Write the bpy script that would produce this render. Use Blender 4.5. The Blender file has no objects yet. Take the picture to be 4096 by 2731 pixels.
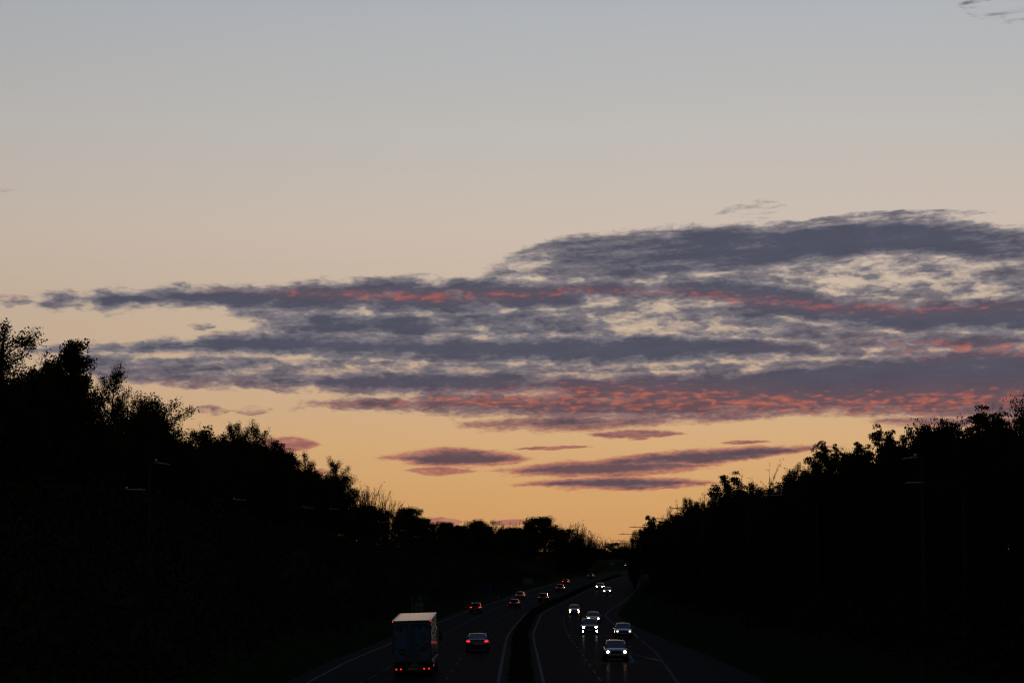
import bpy, bmesh, math, random
import numpy as np

random.seed(7)
scene = bpy.context.scene
COL = scene.collection

# ------------------------------------------------------------------ camera
cam_data = bpy.data.cameras.new('camera')
cam_data.sensor_width = 36.0
cam_data.lens = 70.3
cam_data.clip_start = 0.5
cam_data.clip_end = 20000
camera = bpy.data.objects.new('camera', cam_data)
COL.objects.link(camera)
camera.location = (0, 0, 8.0)                      # footbridge parapet over the road
camera.rotation_euler = (math.radians(90 + 5.96), 0, 0)
scene.camera = camera

# ------------------------------------------------------------------ exposure
vs = scene.view_settings
vs.view_transform = 'Standard'
vs.look = 'None'
vs.exposure = 0.0
vs.gamma = 1.0
vs.use_curve_mapping = False
scene.render.engine = 'CYCLES'
scene.cycles.use_denoising = True
scene.cycles.denoiser = 'OPENIMAGEDENOISE'
scene.cycles.denoising_input_passes = 'RGB_ALBEDO_NORMAL'
scene.cycles.denoising_prefilter = 'ACCURATE'
scene.cycles.max_bounces = 5
scene.cycles.diffuse_bounces = 2
scene.cycles.glossy_bounces = 3
scene.cycles.sample_clamp_indirect = 2.0
scene.cycles.filter_width = 1.3

SUN_AZ = 9.0          # degrees to the right of the camera axis, just gone down
SUN_EL = 0.4

# ------------------------------------------------------------------ sky (world)
# clouds are given by azimuth / elevation in degrees (azimuth 0 = +Y): (azimuth, top, base, thickness)
BANDS = {
  'A': [(-1.21,7.88,7.9,-0.6),(-0.33,8.17,7.91,-0.1),(0.3,8.53,7.76,0.1),(1.31,8.87,7.69,0.3),(2.82,8.99,7.69,0.6),(4.71,9.17,7.73,0.8),(6.58,9.2,7.85,0.9),(8.44,9.25,8.09,1.2),(10.29,9.32,8.2,1.2),(12.11,9.29,8.2,1.2),(13.31,9.07,8.04,0.9),(14.51,8.84,7.85,0.6),(16.24,8.41,7.93,0.2)],
  'B': [(-13.64,6.98,6.81,-0.6),(-13.28,7.11,6.75,-0.05),(-12.69,7.19,6.77,0.25),(-12.09,7.21,6.73,0.5),(-11.49,7.26,6.65,0.95),(-10.88,7.31,6.81,0.95),(-9.67,7.4,6.89,1.15),(-8.69,7.42,6.83,1.15),(-7.82,7.5,6.67,1.15),(-6.96,7.55,6.61,0.95),(-5.97,7.62,6.66,0.85),(-4.72,7.67,6.71,0.95),(-3.47,7.74,6.72,1.05),(-2.21,7.75,6.73,1.05),(-0.33,7.78,6.78,1.05),(1.56,7.78,6.81,1.05),(2.44,7.77,7.13,1.05),(4.07,7.74,7.19,1.05),(5.94,7.81,6.97,0.95),(7.8,7.56,6.51,1.05),(9.64,7.18,6.15,1.15),(11.46,6.99,6.04,1.15),(12.66,7.08,6.04,1.25),(14.47,7.13,6.0,1.25),(16.2,7.07,5.95,1.05)],
  'P1': [(-7.2,6.71,6.09,0.08),(-6.7,6.69,6.09,0.56),(-5.21,6.78,6.11,0.86),(-4.09,6.79,6.12,0.86),(-2.84,6.81,6.07,0.61),(-1.58,6.82,6.07,0.46),(-0.33,6.86,6.07,0.56),(0.93,6.88,6.11,0.66),(2.19,7.0,6.13,0.18),(3.44,7.12,6.12,-0.02),(5.31,7.17,6.08,0.03),(6.55,6.96,6.03,0.18),(7.79,6.57,5.96,0.43),(9.62,6.23,5.68,0.53),(11.44,6.08,5.53,0.63),(14.44,6.04,5.58,0.73),(16.17,5.99,5.54,0.63)],
  'P2': [(3.44,7.74,7.12,0.27),(5.32,7.85,7.1,0.37),(6.57,7.95,7.09,0.17),(8.43,8.17,7.06,-0.03),(10.27,8.25,7.0,-0.05),(12.09,8.22,6.98,-0.08),(13.28,8.1,6.97,0.05),(14.49,8.0,7.03,0.17),(16.23,7.93,6.97,0.07)],
  'C': [(-13.37,5.57,5.46,0.05),(-12.65,5.61,5.44,0.35),(-12.17,5.67,5.51,0.75),(-11.46,5.77,5.5,0.95),(-10.25,5.89,5.5,1.05),(-9.03,6.0,5.51,1.15),(-7.68,6.14,5.51,1.25),(-7.19,6.25,5.49,1.35),(-5.95,6.33,5.46,1.35),(-4.71,6.24,5.44,1.45),(-3.46,6.15,5.44,1.45),(-2.21,6.13,5.38,1.55),(-0.95,6.11,5.34,1.55),(0.93,6.17,5.3,1.55),(2.81,6.2,5.28,1.55),(4.68,6.15,5.3,1.55),(6.54,6.1,5.33,1.35),(7.78,5.98,5.36,1.05),(9.0,5.81,5.38,0.75),(10.22,5.67,5.36,0.65),(11.43,5.65,5.34,0.65)],
  'P3': [(-12.17,5.49,5.02,0.2),(-11.33,5.5,4.72,0.35),(-10.24,5.5,4.69,0.4),(-9.02,5.51,4.66,0.42),(-7.67,5.49,4.62,0.4),(-6.69,5.45,4.86,0.15),(-5.2,5.42,4.99,0.05),(-3.45,5.4,5.05,0.1),(-1.58,5.36,5.06,0.15),(0.3,5.31,5.01,0.15),(1.55,5.29,4.99,0.25),(3.43,5.25,5.0,0.4),(5.3,5.29,5.04,0.4),(7.15,5.35,5.1,0.3),(8.38,5.38,5.15,0.4),(10.22,5.49,5.18,0.6)],
  'D': [(-8.15,4.81,4.69,0.25),(-7.66,4.92,4.62,0.65),(-5.94,5.05,4.54,1.25),(-4.08,5.15,4.45,1.45),(-2.83,5.19,4.38,1.45),(-0.95,5.14,4.36,1.35),(0.93,5.05,4.45,1.25),(2.8,5.08,4.14,1.35),(4.67,5.12,3.94,1.35),(6.53,5.15,3.87,1.45),(7.77,5.26,3.86,1.55),(9.0,5.37,3.87,1.55),(11.43,5.57,3.82,1.55),(14.43,5.75,3.63,1.55),(16.16,5.7,3.6,1.25)],
  'E': [(-6.05,4.18,4.07,-0.2),(-5.43,4.23,4.06,0.2),(-4.07,4.33,4.03,0.7),(-2.2,4.45,3.94,0.9),(-0.33,4.51,3.83,1.0),(1.55,4.51,3.79,1.1),(4.04,4.38,3.73,1.1),(6.52,4.3,3.78,1.1),(8.98,4.21,3.83,1.0),(10.19,4.14,3.81,0.9),(11.4,4.12,3.75,0.8),(14.39,4.07,3.67,0.8),(16.11,4.04,3.64,0.7)],
  'F': [(-1.2,3.57,3.54,0.0),(-0.57,3.67,3.49,0.5),(0.3,3.74,3.47,0.9),(1.55,3.82,3.44,0.9),(2.8,3.85,3.48,0.8),(4.04,3.88,3.58,0.5),(5.28,3.88,3.65,0.3),(7.13,3.89,3.76,0.2),(8.36,3.85,3.83,-0.3)],
  'G': [(10.42,3.68,3.63,0.0),(11.15,3.73,3.55,0.5),(12.58,3.71,3.43,0.8),(14.38,3.71,3.38,0.9),(16.1,3.68,3.36,0.8)],
}
REDS = {
  'R1': [(-9.91,7.3,0.05,0.0),(-8.68,7.32,0.075,0.5),(-7.7,7.35,0.075,0.6),(-5.96,7.31,0.112,0.85),(-4.09,7.24,0.137,1.0),(-2.21,7.25,0.162,1.0),(0.3,7.31,0.149,0.8),(2.81,7.45,0.124,0.75),(4.69,7.35,0.137,0.8),(6.56,7.11,0.137,0.9),(9.02,6.87,0.162,0.9),(11.45,6.76,0.187,0.8),(12.65,6.79,0.187,0.7),(14.46,6.79,0.162,0.5)],
  'R2': [(-11.79,4.71,0.075,0.3),(-10.83,4.73,0.075,0.5),(-9.01,4.71,0.087,0.6),(-7.17,4.68,0.087,0.5),(-5.68,4.12,0.1,0.8),(-4.69,4.15,0.1,0.8),(-3.45,4.2,0.124,0.9),(-1.57,4.26,0.199,0.9),(0.3,4.33,0.299,1.0),(1.55,4.36,0.373,1.0),(4.04,4.32,0.373,0.95),(6.52,4.18,0.348,1.0),(8.98,4.09,0.274,1.0),(11.4,4.12,0.323,1.0),(14.39,4.19,0.299,0.9)],
  'R3': [(5.3,5.24,0.249,0.0),(7.16,5.72,0.373,0.25),(9.0,5.81,0.398,0.4),(11.43,5.71,0.323,0.75),(13.22,5.63,0.199,0.9),(14.43,5.58,0.224,0.9)],
}
LENSES = [
  (-3.68,2.64,0.49,2.60,0.211,1.20,0.15),
  (-0.64,2.25,6.01,2.42,0.187,1.40,0.25),
  (1.54,2.39,8.96,2.90,0.174,1.30,0.10),
  (0.11,1.88,5.88,1.92,0.143,1.30,0.10),
  (2.23,3.30,4.97,3.31,0.100,0.50,0.30),
  (0.17,2.90,2.36,2.94,0.044,0.40,0.90),
  (-3.12,2.26,-0.95,2.24,0.087,0.20,0.30),
  (5.95,3.05,7.37,3.07,0.037,0.15,0.30),
  (-9.30,3.90,-8.04,3.94,0.112,-0.12,0.60),
  (-7.96,3.93,-6.85,3.99,0.087,-0.16,0.60),
  (-7.27,3.02,-5.48,2.98,0.162,0.30,0.10),
  (-0.57,0.79,0.48,0.81,0.062,0.15,0.15),
  (-2.50,0.85,-1.38,0.81,0.075,0.20,0.20),
  (-5.72,2.20,-5.11,2.20,0.075,0.00,0.30),
  (-15.17,6.84,-13.46,6.92,0.112,-0.02,0.10),
  (-15.17,6.97,-13.46,7.04,0.062,0.00,0.80),
  (-15.02,9.96,-13.95,10.00,0.037,-0.30,0.90),
  (-9.28,6.33,-8.48,6.32,0.075,-0.05,0.00),
  (12.97,15.09,15.01,14.84,0.249,-0.42,0.00),
  (5.84,9.45,7.83,9.72,0.199,-0.45,0.00),
  (8.44,9.34,13.55,9.38,0.124,0.00,0.00),
]


world = bpy.data.worlds.new('World')
scene.world = world
world.use_nodes = True
world.cycles.sampling_method = 'MANUAL'
world.cycles.sample_map_resolution = 512
NT = world.node_tree
NT.nodes.clear()


def lin(r, g, b):
    f = lambda c: (c / 12.92) if c <= 0.04045 else ((c + 0.055) / 1.055) ** 2.4
    return (f(r / 255), f(g / 255), f(b / 255))


class X:
    """a node socket (or number) that can be combined with + - * /"""
    tree = NT

    def __init__(self, s): self.s = s

    @staticmethod
    def op(name, *a, clamp=False):
        n = X.tree.nodes.new('ShaderNodeMath')
        n.operation = name
        n.use_clamp = clamp
        for i, v in enumerate(a):
            v = v.s if isinstance(v, X) else v
            if isinstance(v, (int, float)): n.inputs[i].default_value = v
            else: X.tree.links.new(v, n.inputs[i])
        return X(n.outputs[0])
    def __add__(s, o): return X.op('ADD', s, o)
    def __radd__(s, o): return X.op('ADD', o, s)
    def __sub__(s, o): return X.op('SUBTRACT', s, o)
    def __rsub__(s, o): return X.op('SUBTRACT', o, s)
    def __mul__(s, o): return X.op('MULTIPLY', s, o)
    def __rmul__(s, o): return X.op('MULTIPLY', o, s)
    def __truediv__(s, o): return X.op('DIVIDE', s, o)
    def clamp(s): return X.op('ADD', s, 0.0, clamp=True)
    def smooth(s, a, b):
        n = X.tree.nodes.new('ShaderNodeMapRange')
        n.interpolation_type = 'SMOOTHSTEP'
        X.tree.links.new(s.s, n.inputs[0])
        n.inputs[1].default_value = a
        n.inputs[2].default_value = b
        return X(n.outputs[0])


def xmin(a, b): return X.op('MINIMUM', a, b)
def xmax(a, b): return X.op('MAXIMUM', a, b)


def combine(x, y, z):
    n = NT.nodes.new('ShaderNodeCombineXYZ')
    for i, v in enumerate((x, y, z)):
        if isinstance(v, X): NT.links.new(v.s, n.inputs[i])
        else: n.inputs[i].default_value = v
    return n.outputs[0]


def noise(x, y, z, detail, rough, lac=2.0, dist=0.0):
    n = NT.nodes.new('ShaderNodeTexNoise')
    n.inputs['Scale'].default_value = 1.0
    n.inputs['Detail'].default_value = detail
    n.inputs['Roughness'].default_value = rough
    n.inputs['Lacunarity'].default_value = lac
    n.inputs['Distortion'].default_value = dist
    NT.links.new(combine(x, y, z), n.inputs['Vector'])
    return X(n.outputs[0])


def mix(fac, a, b):
    n = NT.nodes.new('ShaderNodeMix')
    n.data_type = 'RGBA'
    for sock, v in ((n.inputs[0], fac), (n.inputs[6], a), (n.inputs[7], b)):
        if isinstance(v, X): NT.links.new(v.s, sock)
        elif isinstance(v, tuple): sock.default_value = (*v, 1)
        else: sock.default_value = v
    return X(n.outputs[2])


def curves(u, pts):
    """three piecewise linear curves of u in 0..1 -> three sockets"""
    n = NT.nodes.new('ShaderNodeRGBCurve')
    n.mapping.extend = 'HORIZONTAL'
    for ci in range(3):
        c = n.mapping.curves[ci]
        vals = [(p[0], p[ci + 1]) for p in pts]
        while len(c.points) > 2: c.points.remove(c.points[1])
        c.points[0].location = vals[0]
        c.points[1].location = vals[-1]
        for v in vals[1:-1]: c.points.new(*v)
        for p in c.points: p.handle_type = 'VECTOR'
    n.mapping.update()
    NT.links.new(combine(u, u, u), n.inputs[1])
    s = NT.nodes.new('ShaderNodeSeparateColor')
    NT.links.new(n.outputs[0], s.inputs[0])
    return [X(o) for o in s.outputs]


tc = NT.nodes.new('ShaderNodeTexCoord')
sep = NT.nodes.new('ShaderNodeSeparateXYZ')
NT.links.new(tc.outputs['Generated'], sep.inputs[0])
dx, dy, dz = (X(o) for o in sep.outputs)
AZ = X.op('ARCTAN2', dx, dy) * 57.29578
EL = X.op('ARCSINE', dz) * 57.29578

# clear sky: warm afterglow at the horizon, grey blue above, deep blue overhead
ramp = NT.nodes.new('ShaderNodeValToRGB')
SKY_STOPS = [(-10, (150, 100, 68)), (0.0, (207, 151, 97)), (1.5, (211, 162, 106)), (3.0, (213, 171, 122)), (5.0, (206, 176, 146)),
             (7.0, (203, 181, 159)), (9.0, (204, 188, 174)), (12.0, (191, 187, 182)), (15.6, (175, 179, 185)),
             (24, (132, 144, 162)), (40, (82, 98, 126)), (90, (50, 64, 94))]
cr = ramp.color_ramp
for i, (e, c) in enumerate(SKY_STOPS):
    pos = math.sqrt((e + 10) / 100)
    if i == 0: st = cr.elements[0]; st.position = pos
    elif i == len(SKY_STOPS) - 1: st = cr.elements[-1]; st.position = pos
    else: st = cr.elements.new(pos)
    st.color = (*lin(*c), 1)
NT.links.new(X.op('SQRT', (EL + 10.0) / 100.0).s, ramp.inputs[0])
# the glow is strongest where the sun went down and fades round towards the east
away = X.op('COSINE', (AZ - SUN_AZ) / 57.29578) * 0.5 + 0.5
glow = X.op('POWER', away, 3.0) * 0.86 + 0.14
nz = NT.nodes.new('ShaderNodeTexSky')
nz.sky_type = 'NISHITA'
nz.sun_disc = False
nz.sun_elevation = math.radians(SUN_EL)
nz.sun_rotation = math.radians(SUN_AZ)
nz.air_density = 1.0
nz.dust_density = 2.0


def vmath(op, a, b):
    n = NT.nodes.new('ShaderNodeVectorMath')
    n.operation = op
    for i, v in enumerate((a, b)):
        v = v.s if isinstance(v, X) else v
        if isinstance(v, tuple): n.inputs[i].default_value = v
        elif isinstance(v, (int, float)): n.inputs[3].default_value = v
        else: NT.links.new(v, n.inputs[3 if op == 'SCALE' and i == 1 else i])
    return X(n.outputs[0])


clear = vmath('SCALE', X(ramp.outputs[0]), glow)
clear = vmath('ADD', clear, vmath('SCALE', X(nz.outputs[0]), 0.0008))

# cloud field
def puffs(x, y, z, smooth):
    n = NT.nodes.new('ShaderNodeTexVoronoi')
    n.voronoi_dimensions = '2D'
    n.feature = 'SMOOTH_F1'
    n.inputs['Scale'].default_value = 1.0
    n.inputs['Smoothness'].default_value = smooth
    n.inputs['Randomness'].default_value = 1.0
    n.inputs['Detail'].default_value = 1.0
    n.inputs['Roughness'].default_value = 0.4
    NT.links.new(combine(x, y, z), n.inputs['Vector'])
    return X(n.outputs['Distance'])


w1 = noise(AZ * 0.55, EL * 1.4, 3.0, 3.0, 0.5) - 0.5
w2 = noise(AZ * 2.2, EL * 4.6, 9.0, 4.0, 0.55) - 0.5
az_w = AZ + w1 * 0.9 + w2 * 0.7
el_w = EL + w1 * 0.18 + w2 * 0.17
billow = noise(az_w * 0.8, el_w * 2.3, 1.0, 7.0, 0.56) - 0.5
puff = 0.42 - puffs(az_w * 1.5 + el_w * 0.5, el_w * 4.6, 0.0, 0.55)          # rounded cells of a broken layer
fine = noise(AZ * 5.0 + w2 * 2.0, EL * 13.0, 5.0, 3.0, 0.5) - 0.5
streak = noise(AZ * 0.55 - EL * 0.3, EL * 5.5 - AZ * 0.30 + w1 * 1.2, 7.0, 7.0, 0.60) - 0.5
U = (AZ + 20.0) / 40.0
field = X(-1.2)
lens_red = X(0.0)
for k, pts in BANDS.items():
    q = [((a + 20) / 40, t / 16, b / 16, c / 4 + 0.5) for a, t, b, c in pts]
    e = 1 / 160
    lo, hi = q[0], q[-1]
    q = [(lo[0] - e * 6, lo[1], lo[2], 0.0)] + q
    top, base, cap = curves(U, q)
    top, base, cap = top * 16.0, base * 16.0, (cap - 0.5) * 4.0
    soft = 0.13
    f = xmin(top - el_w, el_w - base) / soft
    field = xmax(field, xmin(f * 0.55, cap * 1.15 + 0.08))
for a0, e0, a1, e1, h, st, rd in LENSES:
    ac, ec, al = (a0 + a1) / 2, (e0 + e1) / 2, (a1 - a0) / 2
    sl = (e1 - e0) / (a1 - a0)
    t = (AZ - ac) / al
    arch = 1.0 - t * t + streak * 0.35                                   # lens outline
    v = X.op('ABSOLUTE', EL + w2 * 0.12 + streak * 0.13 - ec - (AZ - ac) * sl) / h
    f = (arch * 1.25 - v) * 1.3 - 0.05
    field = xmax(field, xmin(f, st))
    lens_red = xmax(lens_red, f.smooth(-0.5, 0.3) * rd)
# scattered thin cloud elsewhere round the horizon, and nothing far to the sides
side = X.op('ABSOLUTE', AZ).smooth(17.0, 34.0)
far_band = (1.0 - X.op('ABSOLUTE', EL - 6.5) / 4.0) * 0.6 - 0.75
field = field * (1.0 - side) + far_band * side
hi_wispy = EL.smooth(7.6, 8.6)
low_calm = 1.0 - EL.smooth(3.4, 4.4)
dens = field + billow * (3.1 - low_calm * 2.0 - hi_wispy * 1.3) + puff * (0.55 - low_calm * 0.4 - hi_wispy * 0.4) + fine * 0.8 + streak * (0.35 + hi_wispy * 1.8 + low_calm * 0.9)
cover = (dens + 0.30).smooth(-0.32, 0.60)
core = (dens + streak * 0.7).smooth(-0.1, 1.15)
# colours of the lit and shaded parts of the cloud
upper = EL.smooth(3.2, 5.8)
shade_edge = mix(upper, lin(136, 108, 108), lin(128, 122, 128))
shade_core = mix(upper, lin(84, 72, 85), lin(76, 79, 97))
cloud = mix(core, shade_edge, shade_core)
cloud = vmath('SCALE', cloud, 0.96 - billow * 0.40 - fine * 0.15 - streak * 0.25)      # thick and thin places
red = X(0.0)
for k, pts in REDS.items():
    q = [((a + 20) / 40, e / 16, w * 1.45, s * 0.9) for a, e, w, s in pts]
    q = [(q[0][0] - 0.02, q[0][1], q[0][2], 0.0)] + q
    c, wdt, st = curves(U, q)
    d = (el_w * 0.5 + EL * 0.5 - c * 16.0) / wdt
    g = X.op('POWER', 2.718, d * d * -1.0) * st
    red = xmax(red, g)
red = red * (1.0 - side)
lump = (0.40 - puffs(az_w * 2.2 + 3.0, el_w * 6.6, 0.0, 0.45)) * 0.9 + (noise(az_w * 2.0, EL * 6.6, 11.0, 5.0, 0.6) - 0.5) * 3.0
red_m = (red * 1.05 + lump * red.smooth(0.03, 0.5)).smooth(0.38, 1.60) * 0.86 + red * 0.12
under = (1.0 - EL.smooth(3.0, 4.2)) * (1.0 - dens.smooth(0.0, 0.9)) * 0.5
red_m = xmax(xmax(red_m, under), lens_red * 0.35)
red_col = mix(EL.smooth(2.0, 7.0), lin(222, 116, 78), lin(182, 94, 82))
cloud = mix(red_m * 0.80, cloud, red_col)
sky = mix(cover * 0.97, clear, cloud)
bg = NT.nodes.new('ShaderNodeBackground')
bg.inputs['Strength'].default_value = 1.0
NT.links.new(sky.s, bg.inputs[0])
out = NT.nodes.new('ShaderNodeOutputWorld')
NT.links.new(bg.outputs[0], out.inputs[0])

# ------------------------------------------------------------------ sun (already at the horizon, almost spent)
sun_data = bpy.data.lights.new('sun', 'SUN')
sun_data.energy = 0.03
sun_data.angle = math.radians(0.5)
sun_data.color = (1.0, 0.62, 0.36)
sun = bpy.data.objects.new('sun', sun_data)
COL.objects.link(sun)
sun.rotation_euler = (math.radians(90 - SUN_EL), 0, math.radians(180 - SUN_AZ))
sun.location = (20, 100, 60)

# ================================================================== helpers
def new_obj(name, data, parent=None, loc=None):
    o = bpy.data.objects.new(name, data)
    COL.objects.link(o)
    if parent is not None: o.parent = parent
    if loc is not None: o.location = loc
    return o


def tag(o, label=None, category=None, group=None, kind=None):
    if label: o['label'] = label
    if category: o['category'] = category
    if group: o['group'] = group
    if kind: o['kind'] = kind
    return o


def mesh_from(name, verts, faces, material, smooth=False):
    me = bpy.data.meshes.new(name)
    me.from_pydata([tuple(map(float, v)) for v in verts], [], [tuple(map(int, f)) for f in faces])
    me.update()
    if material is not None: me.materials.append(material)
    if smooth:
        for p in me.polygons: p.use_smooth = True
    return me


class MB:
    """collects simple shapes into one mesh"""
    def __init__(self): self.v = []; self.f = []

    def add(self, v, f):
        n = len(self.v)
        self.v += [tuple(p) for p in v]
        self.f += [tuple(i + n for i in q) for q in f]
        return self

    def box(self, x0, x1, y0, y1, z0, z1):
        v = [(x, y, z) for z in (z0, z1) for y in (y0, y1) for x in (x0, x1)]
        return self.add(v, [(0, 2, 3, 1), (4, 5, 7, 6), (0, 1, 5, 4), (2, 6, 7, 3), (0, 4, 6, 2), (1, 3, 7, 5)])

    def tube(self, pts, radii, sides=6, caps=True):
        pts = [np.array(p, float) for p in pts]
        rings = []
        for i, p in enumerate(pts):
            a = pts[max(i - 1, 0)]; b = pts[min(i + 1, len(pts) - 1)]
            d = (b - a) / (np.linalg.norm(b - a) + 1e-9)
            ref = np.array([0, 0, 1.0]) if abs(d[2]) < 0.9 else np.array([1.0, 0, 0])
            u = np.cross(d, ref); u /= np.linalg.norm(u)
            w = np.cross(d, u)
            r = radii[i] if hasattr(radii, '__len__') else radii
            rings.append([p + r * (math.cos(2 * math.pi * k / sides) * u + math.sin(2 * math.pi * k / sides) * w) for k in range(sides)])
        v = [q for R in rings for q in R]
        f = []
        for i in range(len(pts) - 1):
            for k in range(sides):
                a, b = i * sides + k, i * sides + (k + 1) % sides
                f.append((a, b, b + sides, a + sides))
        if caps:
            f.append(tuple(range(sides))[::-1])
            f.append(tuple(range((len(pts) - 1) * sides, len(pts) * sides)))
        return self.add(v, f)

    def disc_y(self, c, r, t, sides=14):
        """short cylinder with its axis along Y"""
        return self.tube([(c[0], c[1] - t / 2, c[2]), (c[0], c[1] + t / 2, c[2])], r, sides)

    def loft(self, rings, closed=False, caps=True):
        n = len(rings[0])
        v = [p for R in rings for p in R]
        f = []
        for i in range(len(rings) - 1):
            for k in range(n if closed else n - 1):
                a, b = i * n + k, i * n + (k + 1) % n
                f.append((a, b, b + n, a + n))
        if caps:
            f.append(tuple(range(n))[::-1])
            f.append(tuple(range((len(rings) - 1) * n, len(rings) * n)))
        return self.add(v, f)

    def build(self, name, material, parent=None, smooth=False, loc=None):
        return new_obj(name, mesh_from(name, self.v, self.f, material, smooth), parent, loc)


def fix_normals(o):
    bm = bmesh.new(); bm.from_mesh(o.data)
    bmesh.ops.recalc_face_normals(bm, faces=bm.faces)
    bm.to_mesh(o.data); bm.free()


def material(name, color, rough=0.6, metal=0.0, spec=0.5, coat=0.0, noise_amt=0.0, noise_scale=5.0, emit=None, emit_strength=0.0, bump=0.0):
    m = bpy.data.materials.new(name)
    m.use_nodes = True
    nt = m.node_tree
    b = nt.nodes['Principled BSDF']
    b.inputs['Base Color'].default_value = (*color, 1)
    b.inputs['Roughness'].default_value = rough
    b.inputs['Metallic'].default_value = metal
    b.inputs['Specular IOR Level'].default_value = spec
    b.inputs['Coat Weight'].default_value = coat
    b.inputs['Coat Roughness'].default_value = 0.06
    if emit:
        b.inputs['Emission Color'].default_value = (*emit, 1)
        b.inputs['Emission Strength'].default_value = emit_strength
    if noise_amt or bump:
        tcn = nt.nodes.new('ShaderNodeTexCoord')
        n = nt.nodes.new('ShaderNodeTexNoise')
        n.inputs['Scale'].default_value = noise_scale
        n.inputs['Detail'].default_value = 5
        nt.links.new(tcn.outputs['Object'], n.inputs['Vector'])
        if noise_amt:
            mx = nt.nodes.new('ShaderNodeMix'); mx.data_type = 'RGBA'
            mx.inputs[6].default_value = tuple(c * (1 - noise_amt) for c in color) + (1,)
            mx.inputs[7].default_value = tuple(min(1, c * (1 + noise_amt)) for c in color) + (1,)
            nt.links.new(n.outputs[0], mx.inputs[0])
            nt.links.new(mx.outputs[2], b.inputs['Base Color'])
        if bump:
            bp = nt.nodes.new('ShaderNodeBump')
            bp.inputs['Strength'].default_value = bump
            nt.links.new(n.outputs[0], bp.inputs['Height'])
            nt.links.new(bp.outputs[0], b.inputs['Normal'])
    return m


def asphalt():
    m = material('asphalt', (0.024, 0.025, 0.028), 0.9, spec=0.0, noise_amt=0.35, noise_scale=0.8)
    nt = m.node_tree
    g = nt.nodes.new('ShaderNodeBsdfGlossy')          # worn, polished stone in the wheel tracks
    g.inputs['Roughness'].default_value = 0.22
    g.inputs['Color'].default_value = (1, 1, 1, 1)
    mx = nt.nodes.new('ShaderNodeMixShader')
    mx.inputs[0].default_value = 0.007
    nt.links.new(nt.nodes['Principled BSDF'].outputs[0], mx.inputs[1])
    nt.links.new(g.outputs[0], mx.inputs[2])
    nt.links.new(mx.outputs[0], nt.nodes['Material Output'].inputs[0])
    return m


M = {
    'asphalt': asphalt(),
    'paint_line': material('road_paint', (0.16, 0.17, 0.17), 0.8, spec=0.0, noise_amt=0.35, noise_scale=3),
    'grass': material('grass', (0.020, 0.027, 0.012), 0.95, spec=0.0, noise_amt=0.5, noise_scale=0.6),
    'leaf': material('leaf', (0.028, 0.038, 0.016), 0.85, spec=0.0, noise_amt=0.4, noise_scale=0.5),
    'bark': material('bark', (0.045, 0.035, 0.026), 0.95, spec=0.0, noise_amt=0.4, noise_scale=4),
    'steel': material('galvanised_steel', (0.36, 0.37, 0.38), 0.42, metal=0.85, noise_amt=0.15, noise_scale=6),
    'column': material('painted_column', (0.04, 0.044, 0.048), 0.7, spec=0.0, noise_amt=0.2),
    'concrete': material('concrete', (0.12, 0.12, 0.13), 0.85, spec=0.0, noise_amt=0.25, noise_scale=0.7),
    'kerb_dark': material('dark_kerb', (0.035, 0.036, 0.034), 0.9, spec=0.0, noise_amt=0.4, noise_scale=2),  # dark overall kerb tone, mottled at random
    'lantern': material('lantern_grey', (0.14, 0.15, 0.16), 0.5, metal=0.3),
    'rubber': material('tyre_rubber', (0.012, 0.012, 0.012), 0.8, spec=0.2),
    'black_plastic': material('black_plastic', (0.012, 0.012, 0.013), 0.5, spec=0.3),
    'glass': material('tinted_glass', (0.006, 0.008, 0.010), 0.04, spec=0.5),
    'rim': material('alloy', (0.30, 0.30, 0.31), 0.3, metal=0.9),
    'chrome': material('chrome', (0.6, 0.6, 0.6), 0.15, metal=1.0),
    'lens_red': material('unlit_red_lens', (0.16, 0.008, 0.006), 0.15, spec=0.5, coat=0.5),
    'plate_white': material('plate_white', (0.55, 0.55, 0.52), 0.5),
    'plate_yellow': material('plate_yellow', (0.55, 0.42, 0.05), 0.5),
    'sign_green': material('sign_green', (0.010, 0.055, 0.030), 0.5),
    'sign_white': material('sign_white', (0.30, 0.30, 0.29), 0.6),
    'sign_blue': material('sign_blue', (0.012, 0.035, 0.12), 0.5),
    'sign_black': material('sign_black', (0.012, 0.012, 0.012), 0.6),
    'sign_back': material('sign_back', (0.18, 0.19, 0.20), 0.6),
}

# ================================================================== lie of the land
ZY = [-60, 0, 100, 142, 200, 318, 445, 614, 900, 1500]; ZZ = [.9, .8, .6, .25, -.5, -2.0, -1.3, -.37, .6, 1]
MY = [-60, 0, 114, 208, 326, 384, 472, 586, 635, 760, 900, 1100, 1500]
MX = [-1, -.9, -.8, -.5, 2.2, 7.6, 15.2, 26.4, 31.5, 48, 75, 125, 240]
# smooth both tables
_gy = np.arange(-60, 1501, 5.0)
def _sm(y, v, n):
    a = np.interp(_gy, y, v)
    k = np.hanning(n + 2)[1:-1]; k /= k.sum()
    return np.convolve(np.pad(a, n // 2, mode='edge'), k, mode='valid')[:len(_gy)]
_gz, _gm = _sm(ZY, ZZ, 15), _sm(MY, MX, 15)
def road_z(Y): return np.interp(Y, _gy, _gz)
def road_x(Y): return np.interp(Y, _gy, _gm)          # right edge line of the left carriageway


BANK_L = ([-60, 0, 60, 120, 200, 380, 470, 540, 640, 760, 860, 1500], [6, 7, 8.5, 9.5, 9.5, 9.5, 7, 4, 4.5, 5, 2, 2])
BANK_R = ([-60, 0, 120, 300, 420, 520, 620, 900, 1500], [5, 5, 5.5, 5.5, 5.0, 4.5, 4, 2, 2])


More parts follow.
